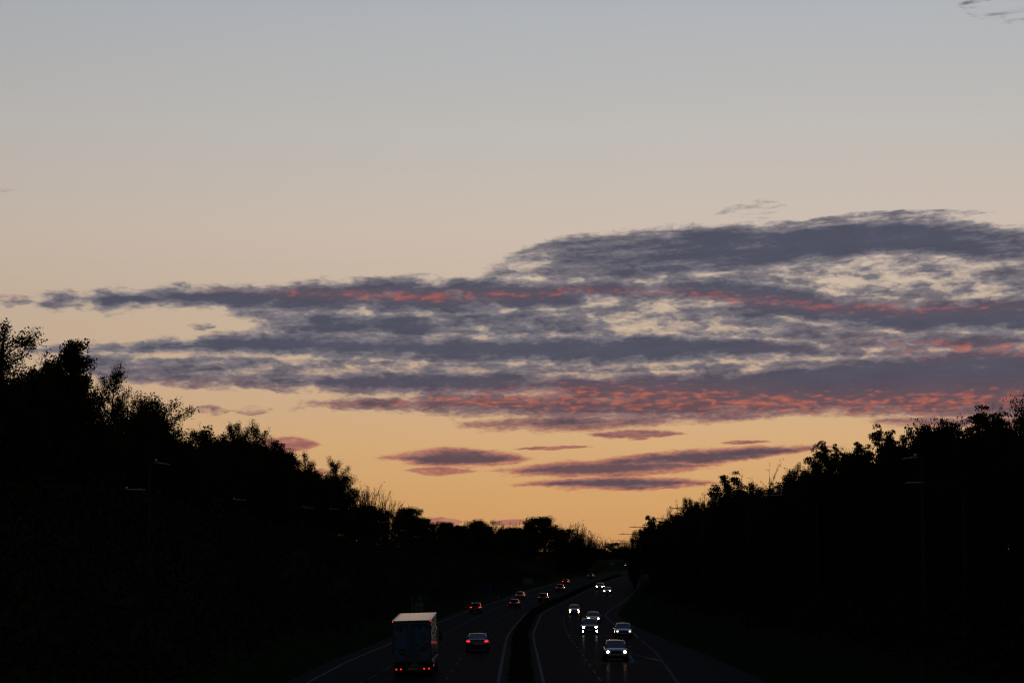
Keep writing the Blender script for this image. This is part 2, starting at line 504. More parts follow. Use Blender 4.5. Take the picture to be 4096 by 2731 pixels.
def ground_z(X, Y):
    """height of the ground beside the road"""
    s = X - road_x(Y)
    z = road_z(Y) - 0.06
    def ramp(t): t = min(1, max(0, t)); return t * t * (3 - 2 * t)
    if s < 0:
        toe = np.interp(Y, [0, 500, 650], [15.5, 15.5, 24])
        return z + np.interp(Y, *BANK_L) * ramp((-s - toe) / 11)
    toe = max(28.5 - road_x(Y), 17.5)
    return z + np.interp(Y, *BANK_R) * ramp((s - toe) / 9)


def build_ground():
    ys = list(np.arange(-60, 760, 6.0)) + list(np.arange(760, 1500, 20.0)) + [1800, 2600, 4500, 9000]
    offs = [-4500, -1500, -500, -200, -110, -70, -50, -42, -38, -35, -32.5, -30.5, -28.5, -26.5, -24.5, -22.5, -20.5, -18.5, -16.5, -14.5, -12, -8, -4, 0, 1.3, 3, 7,
            11, 15, 17.5, 19.5, 21.5, 23.5, 25.5, 27.5, 29.5, 31.5, 33.5, 35.5, 37.5, 39.5, 43, 48, 55, 75, 110, 200, 500, 1500, 4500]
    rng = np.random.RandomState(3)
    v = []
    for y in ys:
        for s in offs:
            yy = min(y, 1490)
            X = road_x(yy) + s
            z = float(ground_z(X, yy))
            if -16 < s < 17: pass
            else: z += rng.uniform(-.18, .18)
            v.append((X, y, z))
    n = len(offs)
    f = [(i * n + j, i * n + j + 1, (i + 1) * n + j + 1, (i + 1) * n + j) for i in range(len(ys) - 1) for j in range(n - 1)]
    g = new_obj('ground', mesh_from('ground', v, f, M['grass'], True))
    tag(g, 'dark grassy ground and embankments either side of the road', kind='structure')


build_ground()


def strip(o0, o1, y0, y1, step=4.0, lift=0.0, kind=None):
    """a sheet that follows the road between two offsets (numbers or functions of Y)"""
    f0 = o0 if callable(o0) else (lambda Y, a=o0: a)
    f1 = o1 if callable(o1) else (lambda Y, a=o1: a)
    n = max(2, int((y1 - y0) / step) + 1)
    mb = MB()
    for y in np.linspace(y0, y1, n):
        z = float(road_z(y)) + lift
        mb.v += [(float(road_x(y) + f0(y)), float(y), z), (float(road_x(y) + f1(y)), float(y), z)]
    mb.f = [(2 * i, 2 * i + 1, 2 * i + 3, 2 * i + 2) for i in range(n - 1)]
    return mb


def right_edge(Y): return np.interp(Y, [0, 114, 160, 213, 249, 305, 366, 450, 700], [9.6, 10.2, 12.0, 13.2, 12.2, 12.4, 13.6, 13.8, 13.8])
def right_verge(Y): return np.interp(Y, [0, 114, 160, 213, 260, 320, 1200], [15.5, 15.5, 15.5, 15.0, 14.2, 14.6, 14.6])
def left_l1(Y): return np.interp(Y, [0, 114, 137, 201, 400, 800], [-8.1, -7.9, -7.3, -6.75, -6.7, -6.7])
def left_out(Y): return np.interp(Y, [0, 143, 178, 365, 800], [-11.2, -10.9, -10.3, -10.2, -10.2])


roads = {}
for nm, a, b, lab in (('road', lambda Y: left_out(Y) - 1.3, 0.55, 'dark asphalt carriageway carrying traffic away on the left of the median'),
                      ('road', 2.1, right_verge, 'dark asphalt carriageway carrying oncoming traffic right of the median')):
    r = strip(a, b, -60, 1150, lift=0.0).build(nm, M['asphalt'], smooth=True)
    tag(r, lab, kind='structure')
    roads[lab] = r
road_l, road_r = roads.values()
LINE = 0.005


def line(o0, w, y0, y1, parent, name='edge_line', step=4.0):
    fo = o0 if callable(o0) else (lambda Y, a=o0: a)
    return strip(lambda Y: fo(Y) - w / 2, lambda Y: fo(Y) + w / 2, y0, y1, step, LINE).build(name, M['paint_line'], parent)


line(0.0, 0.20, 40, 760, road_l)
line(left_out, 0.18, 40, 560, road_l)
line(2.6, 0.18, 40, 760, road_r)
line(right_edge, 0.20, 196, 480, road_r)


def dashes(o0, w, y0, y1, on, gap, parent, seen=0):
    y = y0
    while y < y1:
        line(o0, w, y, y + on, parent, 'lane_dash', step=on)
        y += on + gap


dashes(left_l1, 0.13, 84, 560, 6.0, 3.0, road_l)
dashes(lambda Y: -3.1 if Y < 400 else -3.3, 0.15, 84, 520, 2.0, 7.0, road_l)
dashes(lambda Y: np.interp(Y, [100, 207, 260, 600], [5.9, 6.2, 6.0, 6.0]), 0.15, 84, 480, 4.0, 4.5, road_r)
dashes(right_edge, 0.22, 100, 190, 1.0, 1.0, road_r)
# kerbs along the median
for s0, s1, par in ((0.55, 0.70, road_l), (1.95, 2.1, road_r)):
    for nmk in ('kerb',):
        top = strip(s0, s1, -60, 760, 4.0, 0.10)
        k = MB(); n = len(top.v) // 2
        for i in range(n):
            (xa, ya, za), (xb, yb, zb) = top.v[2 * i], top.v[2 * i + 1]
            k.v += [(xa, ya, za - .16), (xa, ya, za), (xb, yb, zb), (xb, yb, zb - .16)]
        k.f = [(4 * i + j, 4 * i + j + 1, 4 * i + j + 5, 4 * i + j + 4) for i in range(n - 1) for j in range(3)]
        k.build('kerb', M['kerb_dark'], par)


def arrow(parent):
    """lane arrow for the oncoming right hand lane: ahead, with a branch to the kerb side"""
    mb = MB()
    def q(*p): mb.add([(x, y, float(road_z(y)) + LINE) for x, y in p], [tuple(range(len(p)))])
    q((8.95, 158.8), (9.2, 158.8), (8.75, 144.2), (8.5, 144.2))
    q((8.2, 144.2), (8.98, 144.2), (8.4, 140.6))
    q((9.22, 158.9), (9.34, 158.4), (10.12, 148.5), (10.0, 148.2))
    q((9.72, 148.0), (10.5, 148.7), (10.55, 143.0))
    return mb.build('lane_arrow', M['paint_line'], parent)


arrow(road_r)

# far junction: short cross road, low concrete wall
cr_ = MB().box(22, 120, 893, 909, 0.2, 0.66).build('road', M['asphalt'])
tag(cr_, 'short stretch of cross road at the far end of the cutting', kind='structure')

# median: raised grass strip with rough growth
med = strip(0.70, 1.95, -60, 760, 4.0, 0.09).build('median', M['grass'])
tag(med, 'raised dark grass median between the two carriageways', kind='structure')


# ================================================================== vegetation
def leaf_cards(rng, centers, size, flat=0.0):
    """small folded leaf faces: two triangles per leaf"""
    n = len(centers)
    d = rng.normal(size=(n, 3)); d[:, 2] *= (1 - flat)
    d /= np.linalg.norm(d, axis=1)[:, None] + 1e-9
    r = rng.normal(size=(n, 3))
    u = np.cross(d, r); u /= np.linalg.norm(u, axis=1)[:, None] + 1e-9
    s = size * rng.uniform(.6, 1.35, size=(n, 1))
    a = centers - d * s * .55; b = centers + d * s * .55
    w = np.cross(d, u) * s * .12
    l = centers + u * s * .36 + w; q = centers - u * s * .36 + w
    v = np.stack([a, l, b, q], 1).reshape(-1, 3)
    i = np.arange(n) * 4
    f = np.concatenate([np.stack([i, i + 1, i + 2], 1), np.stack([i, i + 2, i + 3], 1)])
    return v, f


def raw_mesh(name, v, f, mat, smooth=False):
    me = bpy.data.meshes.new(name)
    me.vertices.add(len(v)); me.vertices.foreach_set('co', np.asarray(v, np.float32).ravel())
    k = f.shape[1]
    me.loops.add(f.size); me.loops.foreach_set('vertex_index', f.ravel().astype(np.int32))
    me.polygons.add(len(f)); me.polygons.foreach_set('loop_start', (np.arange(len(f)) * k).astype(np.int32))
    me.update(calc_edges=True); me.validate()
    me.materials.append(mat)
    return me


def sticks(segs, sides=4):
    """tapered sticks (p0, p1, r0, r1) -> verts, quads"""
    p0 = np.array([s[0] for s in segs]); p1 = np.array([s[1] for s in segs])
    r0 = np.array([s[2] for s in segs])[:, None]; r1 = np.array([s[3] for s in segs])[:, None]
    d = p1 - p0; d /= np.linalg.norm(d, axis=1)[:, None] + 1e-9
    ref = np.where(np.abs(d[:, 2:3]) < .9, np.array([[0, 0, 1.0]]), np.array([[1.0, 0, 0]]))
    u = np.cross(d, ref); u /= np.linalg.norm(u, axis=1)[:, None]
    w = np.cross(d, u)
    rings = []
    for p, r in ((p0, r0), (p1, r1)):
        for k in range(sides):
            a = 2 * math.pi * k / sides
            rings.append(p + r * (math.cos(a) * u + math.sin(a) * w))
    v = np.stack(rings, 1).reshape(-1, 3)
    b = np.arange(len(segs))[:, None] * 2 * sides
    f = np.concatenate([np.concatenate([b + k, b + (k + 1) % sides, b + sides + (k + 1) % sides, b + sides + k], 1) for k in range(sides)])
    return v, f


def grow(kind, seed):
    """one tree, 10 m tall: returns (wood mesh, leaf mesh)"""
    rng = np.random.RandomState(seed)
    wood, tips, fine = [], [], []
    H = 10.0
    def limb(p, d, ln, r, n=4, bend=.25, up=.1):
        pts = [np.array(p, float)]
        d = np.array(d, float); d /= np.linalg.norm(d)
        for i in range(n):
            d = d + rng.normal(size=3) * bend + np.array([0, 0, up]); d /= np.linalg.norm(d)
            pts.append(pts[-1] + d * ln / n)
        rr = np.linspace(r, r * .45, n + 1)
        for i in range(n): wood.append((pts[i], pts[i + 1], rr[i], rr[i + 1]))
        return pts, d
    P = dict(broad=(.28, 28, 3.1, .9, 105, .28, .12), cone=(.22, 36, 2.0, .75, 100, .24, .115), tier=(.30, 26, 2.9, .9, 75, .22, .14),
             airy=(.22, 26, 2.4, .7, 52, .22, .105), dome=(.18, 30, 3.4, 1., 120, .34, .15))
    if kind in P:
        base, nl, reach, sub, per, sig, ls = P[kind]
        trunk, _ = limb((0, 0, 0), (0, 0, 1), H * .93, .17, 8, .05, .05)
        for k in range(nl):
            t = base + (1 - base) * ((k + rng.uniform(0, .8)) / nl) ** .85
            i = min(7, int(t * 8)); p = trunk[i] + (trunk[i + 1] - trunk[i]) * (t * 8 - i if t < 1 else 1)
            a = k * 2.4 + rng.uniform(-.5, .5)
            if kind == 'cone': ext = reach * (1.15 - t) ** .8 * rng.uniform(.8, 1.25) + .25
            elif kind == 'dome': ext = reach * math.sqrt(max(.05, 1 - ((t - .4) / .62) ** 2)) * rng.uniform(.75, 1.1)
            else: ext = reach * math.sqrt(max(.06, 1 - ((t - .55) / .5) ** 2)) * rng.uniform(.65, 1.2)
            up = .9 if kind in ('airy', 'tier') else .55
            L, d = limb(p, (math.cos(a), math.sin(a), up * rng.uniform(.3, 1.2)), ext, .06 * (1.25 - t) + .018, 4, .16, .06)
            tips.append((L[-1], d, .8))
            for m_ in range(5):
                j = rng.randint(1, 4); q = L[j] + (L[j + 1] - L[j]) * rng.rand()
                S, d2 = limb(q, d + rng.normal(size=3) * .75 + np.array([0, 0, .25]), sub * rng.uniform(.5, 1.25) * (.5 + .5 * ext / reach), .022, 2, .2, .1)
                tips.append((S[-1], d2, 1.0)); tips.append((S[1], d2, .55))
        # leaders that break the outline
        for k in range(7):
            i = rng.randint(5, 8)
            S, d2 = limb(trunk[i], rng.normal(size=3) * .45 + np.array([0, 0, 1.0]), rng.uniform(.8, 1.9), .025, 3, .12, .1)
            for q in S[1:]: tips.append((q, d2, .5))
    else:                                             # several thin stems from the ground
        ns, spread, leafy = dict(stems=(60, .33, 12), twigs=(64, .36, 4), bush=(40, .50, 70))[kind]
        for k in range(ns):
            a = rng.uniform(0, 6.283); lean = abs(rng.normal()) * spread
            hh = H * rng.uniform(.55, 1.0) * (1 - .25 * lean)
            L, d = limb((math.cos(a) * .5 * rng.rand(), math.sin(a) * .5 * rng.rand(), 0), (math.cos(a) * lean, math.sin(a) * lean, 1), hh, .045, 6, .07, .05)
            for m_ in range(9):
                j = rng.randint(2, 6); q = L[j] + (L[j + 1] - L[j]) * rng.rand() if j < 6 else L[j]
                S, d2 = limb(q, d + rng.normal(size=3) * .42 + np.array([0, 0, .3]), rng.uniform(.5, 1.4), .016, 2, .12, .12)
                tips.append((S[-1], d2, .7)); tips.append((S[1], d2, .5))
            tips.append((L[-1], d, .6))
        per, sig, ls = leafy, (.36 if kind == 'bush' else .16), (.17 if kind == 'bush' else .12)
    cs = []
    for p, d, wgt in tips:
        n = max(1, int(per * wgt * rng.uniform(.5, 1.35)))
        g = np.clip(rng.normal(size=(n, 3)), -1.45, 1.45) * sig * rng.uniform(.7, 1.2)
        if kind == 'tier': g[:, 2] = -np.abs(g[:, 2]) * .55 + .12 - (g[:, 0] ** 2 + g[:, 1] ** 2) * .5; g[:, :2] *= 1.35
        cs.append(p + g)
    c = np.concatenate(cs); c = c[c[:, 2] > .25]
    v, f = leaf_cards(rng, c, ls, .3 if kind == 'tier' else 0)
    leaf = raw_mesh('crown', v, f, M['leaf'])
    wv, wf = sticks(wood)
    return raw_mesh('trunk', wv, wf, M['bark']), leaf


PROTO = {}
for kind, seeds in dict(broad=(1, 2, 3), cone=(11, 12), tier=(21, 22), airy=(31, 32), dome=(41,), stems=(51, 52), twigs=(61, 62), bush=(71, 72, 73)).items():
    PROTO[kind] = [grow(kind, s) for s in seeds]
_turn = random.Random(5)


WIDTH = dict(broad=6.4, cone=5.0, tier=6.2, airy=5.2, dome=7.0, stems=5.0, twigs=5.0, bush=7.5)   # natural width of a 10 m tree
NAME = dict(broad='broadleaf_tree', cone='conical_tree', tier='sycamore_tree', airy='slender_tree', dome='round_tree', stems='coppiced_tree', twigs='bare_tree', bush='shrub')


def plant(kind, X, Y, top, label, group=None, width=None, sink=0.15, cat=None, var=None):
    z = float(ground_z(X, Y)) - sink
    h = max(1.5, (top - z)) / 10.0
    wood, leaf = PROTO[kind][(_turn.randrange(9) if var is None else var) % len(PROTO[kind])]
    o = new_obj(NAME[kind], None, loc=(X, Y, z))
    w = h if width is None else width / WIDTH[kind]
    o.scale = (w, w, h)
    o.rotation_euler = (0, 0, _turn.uniform(0, 6.28))
    new_obj('trunk', wood, o)
    new_obj('crown', leaf, o)
    tag(o, label, cat or ('shrub' if kind == 'bush' else 'tree'), group)
    return o


# trees that stand out against the sky: kind, X, Y, height of the top, crown width, label
TREES = [
    ('airy', -33.0, 127.5, 22.4, 5.4, 'tall loose-crowned tree at the far left edge of the picture', 'trees on the left skyline'),
    ('broad', -33.0, 140.0, 20.8, 3.6, 'lower rounded tree between the two tallest trees on the left', 'trees on the left skyline'),
    ('cone', -33.0, 150.0, 23.5, 5.2, 'tall pointed dense tree standing above the left embankment near the left edge', 'trees on the left skyline'),
    ('airy', -32.9, 162.5, 22.4, 3.1, 'thin sparse tree leaning out right of the tall pointed tree', 'trees on the left skyline'),
    ('twigs', -32.8, 167.0, 21.3, 2.8, 'open twiggy tree with few leaves beside the sparse leaning tree', 'trees on the left skyline'),
    ('airy', -32.8, 177.0, 21.2, 5.6, 'broad open-crowned tree stepping down right of the tall pointed tree', 'trees on the left skyline'),
    ('broad', -32.7, 185.5, 19.8, 4.0, 'dense low tree at the right foot of the broad open-crowned one', 'trees on the left skyline'),
    ('stems', -32.6, 198.0, 19.7, 2.8, 'clump of thin upright stems with tufted tops, left half of the stem row', 'trees on the left skyline'),
    ('stems', -32.6, 209.0, 20.9, 2.9, 'clump of thin upright stems with tufted tops, right half of the stem row', 'trees on the left skyline'),
    ('twigs', -32.4, 218.0, 20.2, 3.1, 'short twiggy tree just right of the thin upright stems', 'trees on the left skyline'),
    ('broad', -32.1, 232.5, 22.0, 3.6, 'leafy tree with a nodding top left of the forked leader tree', 'trees on the left skyline'),
    ('airy', -31.6, 252.0, 23.5, 4.2, 'slender tree with a forked leader above the middle of the left slope', 'trees on the left skyline'),
    ('cone', -31.3, 263.0, 22.2, 3.7, 'small pointed tree beside the slender forked leader', 'trees on the left skyline'),
    ('stems', -31.0, 275.0, 21.4, 2.8, 'narrow tuft of upright twigs between two leafy trees on the left slope', 'trees on the left skyline'),
    ('airy', -30.5, 298.5, 21.9, 4.6, 'square-topped leafy tree halfway down the left slope', 'trees on the left skyline'),
    ('airy', -29.7, 327.0, 22.4, 4.6, 'slim spiky tree leaning right, lower half of the left slope', 'trees on the left skyline'),
    ('broad', -28.8, 337.5, 20.6, 4.7, 'dense small tree at the foot of the slim spiky one', 'trees on the left skyline'),
    ('stems', -27.4, 352.5, 19.4, 4.9, 'fan of twiggy stems, leftmost of the twiggy dome', 'trees on the left skyline'),
    ('twigs', -26.0, 367.5, 20.0, 6.1, 'wide bare twiggy dome low on the left slope', 'trees on the left skyline'),
    ('twigs', -24.1, 388.5, 18.4, 5.9, 'bare twiggy tree trailing down to the right of the twiggy dome', 'trees on the left skyline'),
    ('dome', -21.2, 422.0, 16.8, 6.5, 'dark rounded tree with a crest right of the bare twiggy trees', 'trees on the left skyline'),
    ('stems', -17.5, 464.0, 14.6, 4.7, 'short tuft of shoots right of the dark crested tree', 'trees on the left skyline'),
    ('broad', -14.6, 494.0, 14.3, 6.9, 'low dense tree in the saddle of the left skyline', 'trees on the left skyline'),
    ('broad', -9.1, 550.0, 16.2, 7.7, 'small bushy tree with a raised tuft near the middle of the skyline', 'trees on the left skyline'),
    ('twigs', -3.3, 690.0, 16.8, 10.3, 'bare reddish twiggy tree left of the dark dome at the end of the road', 'trees at the far end of the road'),
    ('stems', 3.2, 700.0, 17.8, 9.6, 'twiggy tree directly left of the dark dome at the end of the road', 'trees at the far end of the road'),
    ('dome', 12.0, 705.0, 19.4, 13.2, 'dark dense dome-shaped tree at the end of the road', 'trees at the far end of the road'),
    ('twigs', 17.7, 720.0, 18.8, 9.0, 'bare twiggy tree directly right of the dark dome at the end of the road', 'trees at the far end of the road'),
    ('stems', 21.4, 725.0, 18.7, 9.1, 'open twiggy tree right of the dome beside two thin lamp posts', 'trees at the far end of the road'),
    ('stems', 27.6, 760.0, 15.2, 6.7, 'last small open tree before the gap at the end of the road', 'trees at the far end of the road'),
    ('twigs', 43.6, 1010.0, 13.3, 7.6, 'far small bare tree left of centre in the skyline gap', 'trees at the far end of the road'),
    ('twigs', 47.8, 1020.0, 14.6, 7.6, 'far small pointed bare tree in the middle of the skyline gap', 'trees at the far end of the road'),
    ('broad', 52.1, 1030.0, 11.9, 9.0, 'far low leafy tree behind the farthest lamp arms', 'trees at the far end of the road'),
    ('twigs', 56.8, 1010.0, 14.1, 8.8, 'far bare tree at the right end of the skyline gap', 'trees at the far end of the road'),
    ('twigs', 60.6, 1000.0, 12.4, 8.8, 'far bare tree half hidden by the right embankment', 'trees at the far end of the road'),
    ('airy', 33.2, 130.0, 18.6, 2.8, 'tall thin tree with a wispy top at the right edge of the picture', 'trees on the right skyline'),
    ('twigs', 33.1, 138.5, 17.7, 2.3, 'bare twigs rising left of the wispy tree at the right edge', 'trees on the right skyline'),
    ('broad', 33.1, 136.0, 16.6, 3.5, 'dense leafy tree below the bare twigs near the right edge', 'trees on the right skyline'),
    ('tier', 33.0, 145.5, 16.4, 3.3, 'lower leafy tree left of the dense tree near the right edge', 'trees on the right skyline'),
    ('dome', 32.8, 155.0, 17.6, 4.7, 'broad dark crown with knobbly top on the right skyline', 'trees on the right skyline'),
    ('tier', 32.7, 168.5, 17.1, 2.8, 'small tufted tree left of the broad dark crown on the right', 'trees on the right skyline'),
    ('tier', 32.6, 175.5, 17.9, 2.9, 'tufted tree with one raised head on the right skyline', 'trees on the right skyline'),
    ('tier', 32.5, 185.5, 17.2, 2.8, 'low tufted tree left of the one with a raised head', 'trees on the right skyline'),
    ('tier', 32.3, 201.0, 18.0, 3.1, 'layered tree with two tall tufted heads, right of the pair', 'trees on the right skyline'),
    ('tier', 32.2, 211.5, 18.0, 3.2, 'layered tree with tufted heads, left of the pair', 'trees on the right skyline'),
    ('broad', 32.0, 225.5, 17.0, 3.7, 'dense rounded tree between the wispy willow and the tufted pair', 'trees on the right skyline'),
    ('twigs', 31.7, 245.0, 18.2, 5.3, 'wispy fine-twigged tree midway down the right slope', 'trees on the right skyline'),
    ('twigs', 31.5, 262.5, 17.6, 4.0, 'smaller fine-twigged tree left of the wispy one on the right slope', 'trees on the right skyline'),
    ('tier', 31.2, 286.5, 17.9, 5.5, 'tree with a few clustered heads left of the fine-twigged trees', 'trees on the right skyline'),
    ('stems', 31.0, 314.0, 17.8, 4.8, 'row of upright leafy shoots on the right slope, upper clump', 'trees on the right skyline'),
    ('stems', 31.0, 344.5, 17.5, 4.8, 'row of upright leafy shoots on the right slope, middle clump', 'trees on the right skyline'),
    ('stems', 31.0, 375.5, 16.5, 4.8, 'row of upright leafy shoots on the right slope, lowest clump', 'trees on the right skyline'),
    ('twigs', 31.0, 413.0, 16.2, 4.7, 'low twiggy tree behind a lamp arm on the right slope', 'trees on the right skyline'),
    ('tier', 31.0, 446.5, 14.8, 7.4, 'clustered-leaf tree behind two lamp arms low on the right slope', 'trees on the right skyline'),
    ('broad', 31.7, 486.0, 13.3, 6.8, 'small clustered-leaf tree at the foot of the right slope', 'trees on the right skyline'),
    ('bush', 29.3, 480.0, 11.3, 5.5, 'low shrub ending the right slope beside the skyline gap', 'trees on the right skyline'),
]

for kind, X, Y, top, wd, label, group in TREES:
    plant(kind, X, Y, top, label, group, wd if X > 25 and 300 < Y < 600 else max(wd * 1.35, 4.6))

# the belt of trees behind and between them, dark and run together
SKYLINE_L = ([128.5, 136.0, 144.5, 150.0, 159.0, 169.0, 180.5, 191.0, 218.0, 242.5, 276.5, 304.5, 329.5, 346.0, 391.5, 423.5, 489.0, 553.0, 607.5], [22.2, 22.1, 22.8, 24.6, 23.9, 21.8, 22.2, 20.9, 21.1, 22.4, 22.0, 22.1, 20.7, 19.0, 16.8, 17.4, 14.9, 16.2, 16.1])
SKYLINE_R = ([129.5, 139.0, 150.0, 168.5, 185.5, 206.0, 232.0, 265.0, 310.0, 354.5, 413.0, 480.0], [18.6, 17.6, 18.0, 18.0, 17.9, 17.5, 17.5, 17.5, 17.3, 16.7, 15.5, 13.8])
def line_l(Y): return float(road_x(Y)) - 32.0
def line_r(Y): return float(np.interp(Y, [0, 130, 220, 300, 480, 700], [34, 33, 32, 31, 31, 58]))
rb = random.Random(11)
Y = 66.0
while Y < 700:
    t = np.interp(Y, *SKYLINE_L)
    for row, (dx, dz) in enumerate(((-1.0, 1.0), (-6.5, 1.5))):
        if Y > 420 and row == 1: continue
        plant(rb.choice(['broad', 'dome', 'bush', 'broad', 'airy']), line_l(Y) + dx + rb.uniform(-1.5, 1.5), Y + rb.uniform(-2, 2), t - dz - (1.6 if Y < 168 else 0) - rb.uniform(-.4, 1.6),
              'dark leafy tree run together with its neighbours along the left embankment', 'belt of trees on the left embankment', cat='tree')
    Y += 6.5 if Y < 250 else 9
Y = 66.0
while Y < 500:
    t = np.interp(Y, *SKYLINE_R)
    for row, (dx, dz) in enumerate(((1.5 if Y < 230 else 3.2, 0.5), (7.0, 1.2))):
        if Y > 400 and row == 1: continue
        plant(rb.choice(['broad', 'dome', 'bush', 'tier']), line_r(Y) + dx + rb.uniform(-1.5, 1.5), Y + rb.uniform(-2, 2), t - dz - rb.uniform(-.4, 1.4),
              'dark leafy tree run together with its neighbours along the right embankment', 'belt of trees on the right embankment', 6.0, cat='tree')
    Y += 6.5 if Y < 250 else 9


# scrub closing the view at the far end
FAR_X = [-20, 0, 12, 20, 26, 34, 40, 55, 75, 95]
FAR_T = [14.0, 15.2, 17.6, 16.0, 13.6, 11.0, 10.2, 10.2, 10.0, 10.0]
x = -16.0
while x < 95:
    Yf = 740 if x < 30 else 1000
    k = rb.choice(['bush', 'dome', 'broad'])
    plant(k, x * (Yf / 740 if x < 30 else 1.0) + rb.uniform(-1, 1), Yf + rb.uniform(-14, 14), float(np.interp(x, FAR_X, FAR_T)) - rb.uniform(0.0, 1.6),
          'dark leafy tree in the far mass closing off the end of the road', 'mass of trees at the end of the road', 10.0, cat='tree')
    x += 3.6 if x < 30 else 5.0


# thicket that covers both slopes and the rough grass of the median: uncountable leaves and stems
def thicket(name, label, spots, size, per, sig):
    rng = np.random.RandomState(len(spots))
    c = np.concatenate([np.array(p) + rng.normal(size=(per, 3)) * np.array([sig * s, sig * s, sig * s * .75]) for p, s in spots])
    gz = np.array([p[2] for p, s in spots]).repeat(per)
    c[:, 2] = np.maximum(c[:, 2], gz - .9 * sig)
    v, f = leaf_cards(rng, c, size)
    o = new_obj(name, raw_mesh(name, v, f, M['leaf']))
    return tag(o, label, kind='stuff')


spots_l, spots_r, spots_m = [], [], []
rt = random.Random(4)
for i in range(1500):
    Y = 55 + 560 * rt.random() ** 1.5
    X = float(road_x(Y)) - rt.uniform(17, 33)
    spots_l.append(((X, Y, float(ground_z(X, Y)) + rt.uniform(.3, 1.3)), rt.uniform(.7, 1.5)))
for i in range(1200):
    Y = 55 + 460 * rt.random() ** 1.5
    X = max(29.5, float(road_x(Y)) + 17.0) + rt.uniform(0, 9)
    spots_r.append(((X, Y, float(ground_z(X, Y)) + rt.uniform(.3, 1.3)), rt.uniform(.7, 1.5)))
for i in range(1500):
    Y = 90 + 560 * rt.random() ** 1.3
    spots_m.append(((float(road_x(Y)) + rt.uniform(1.0, 1.65), Y, float(road_z(Y)) + rt.uniform(.16, .4)), rt.uniform(.7, 1.2)))
thicket('undergrowth', 'dark undergrowth covering the slope of the left embankment', spots_l, .34, 90, .95)
thicket('undergrowth', 'dark undergrowth covering the slope of the right embankment', spots_r, .34, 90, .95)
thicket('rough_grass', 'rough unmown growth along the median strip', spots_m, .20, 40, .17)

# ================================================================== street lamps
def lamp_post(X, Y, z_tip, side, arm, label, style='long'):
    """column with a bracket towards the road; side = +1 when the arm points to +X"""
    zb = float(ground_z(X, Y)) - .1
    o = tag(new_obj('street_lamp', None, loc=(X, Y, zb)), label, 'street lamp', 'lamp posts on the right of the road' if side < 0 else 'lamp posts on the left of the road')
    h = z_tip - zb
    lant = 1.15 if style == 'long' else arm * .75
    if style == 'long':
        pts = [(0, 0, 0), (0, 0, h * .5), (0, 0, h - .75), (side * .10, 0, h - .35), (side * .34, 0, h - .12), (side * .8, 0, h - .06), (side * (arm - lant), 0, h - .01)]
        rad = [.11, .09, .075, .065, .06, .058, .05]
    else:
        pts = [(0, 0, 0), (0, 0, h * .5), (0, 0, h + .05), (side * .06, 0, h + .12), (side * (arm - lant), 0, h + .08)]
        rad = [.11, .085, .06, .05, .045]
    split = 3
    MB().tube(pts[:split], rad[:split], 8).build('column', M['column'], o, True)
    MB().tube(pts[split - 1:], rad[split - 1:], 8).build('arm', M['column'], o, True)
    MB().tube([(0, 0, 0), (0, 0, 1.3), (0, 0, 1.36)], [.15, .15, .11], 8).build('base', M['column'], o, True)
    x0, x1 = arm - lant - .06, arm
    rings = []
    for t, w, hh in ((0, .05, .05), (.12, .11, .06), (.5, .15, .06), (.85, .14, .045), (1, .07, .03)):
        x = x0 + (x1 - x0) * t
        zc = pts[-1][2] + (.0 if style == 'long' else -.10 * t)
        rings.append([(side * x, w * math.cos(a), zc + hh * math.sin(a)) for a in np.linspace(0, 2 * math.pi, 9)[:-1]])
    l = MB().loft(rings, True).build('lantern', M['lantern'], o, True); fix_normals(l)
    xd = x0 + .12
    MB().tube([(side * xd, 0, pts[-1][2] + .06), (side * xd, 0, pts[-1][2] + .16), (side * xd, 0, pts[-1][2] + .21)], [.075, .075, .03], 8).build('photocell', M['steel'], l, True)
    return o


lamp_post(22.5, 110, 13.0, -1, 1.05, 'short-armed lamp post nearest the camera on the right', 'short')
lamp_post(-19.9, 110, 12.7, 1, 1.05, 'short-armed lamp post nearest the camera on the left', 'short')
for k, (Xp, Yp, zt, arm, lab) in enumerate((
        (28.6, 127, 12.25, 3.7, 'long-armed lamp post below the short-armed one on the right'),
        (28.9, 190, 13.2, 4.5, 'lamp post with its pale lantern below the fine-twigged trees on the right'),
        (27.4, 234, 13.8, 4.5, 'lamp post standing against the dark slope below the clustered heads'),
        (25.9, 273, 13.7, 4.5, 'first lamp post whose arm pokes out against the sky on the right'),
        (26.0, 319, 13.05, 4.5, 'second lamp post whose arm shows against the sky on the right'),
        (25.6, 362, 12.2, 4.5, 'third lamp post whose arm shows against the sky on the right'),
        (26.0, 406, 11.3, 4.5, 'fourth lamp post with the whole bent arm clear against the sky'),
        (27.8, 461, 10.25, 4.5, 'fifth lamp post in the row against the sky, near the end of the road'),
        (32.8, 560, 10.15, 4.5, 'farthest lamp post of the row on the right, low over the skyline gap'))):
    lamp_post(Xp, Yp, zt, -1, arm, lab)
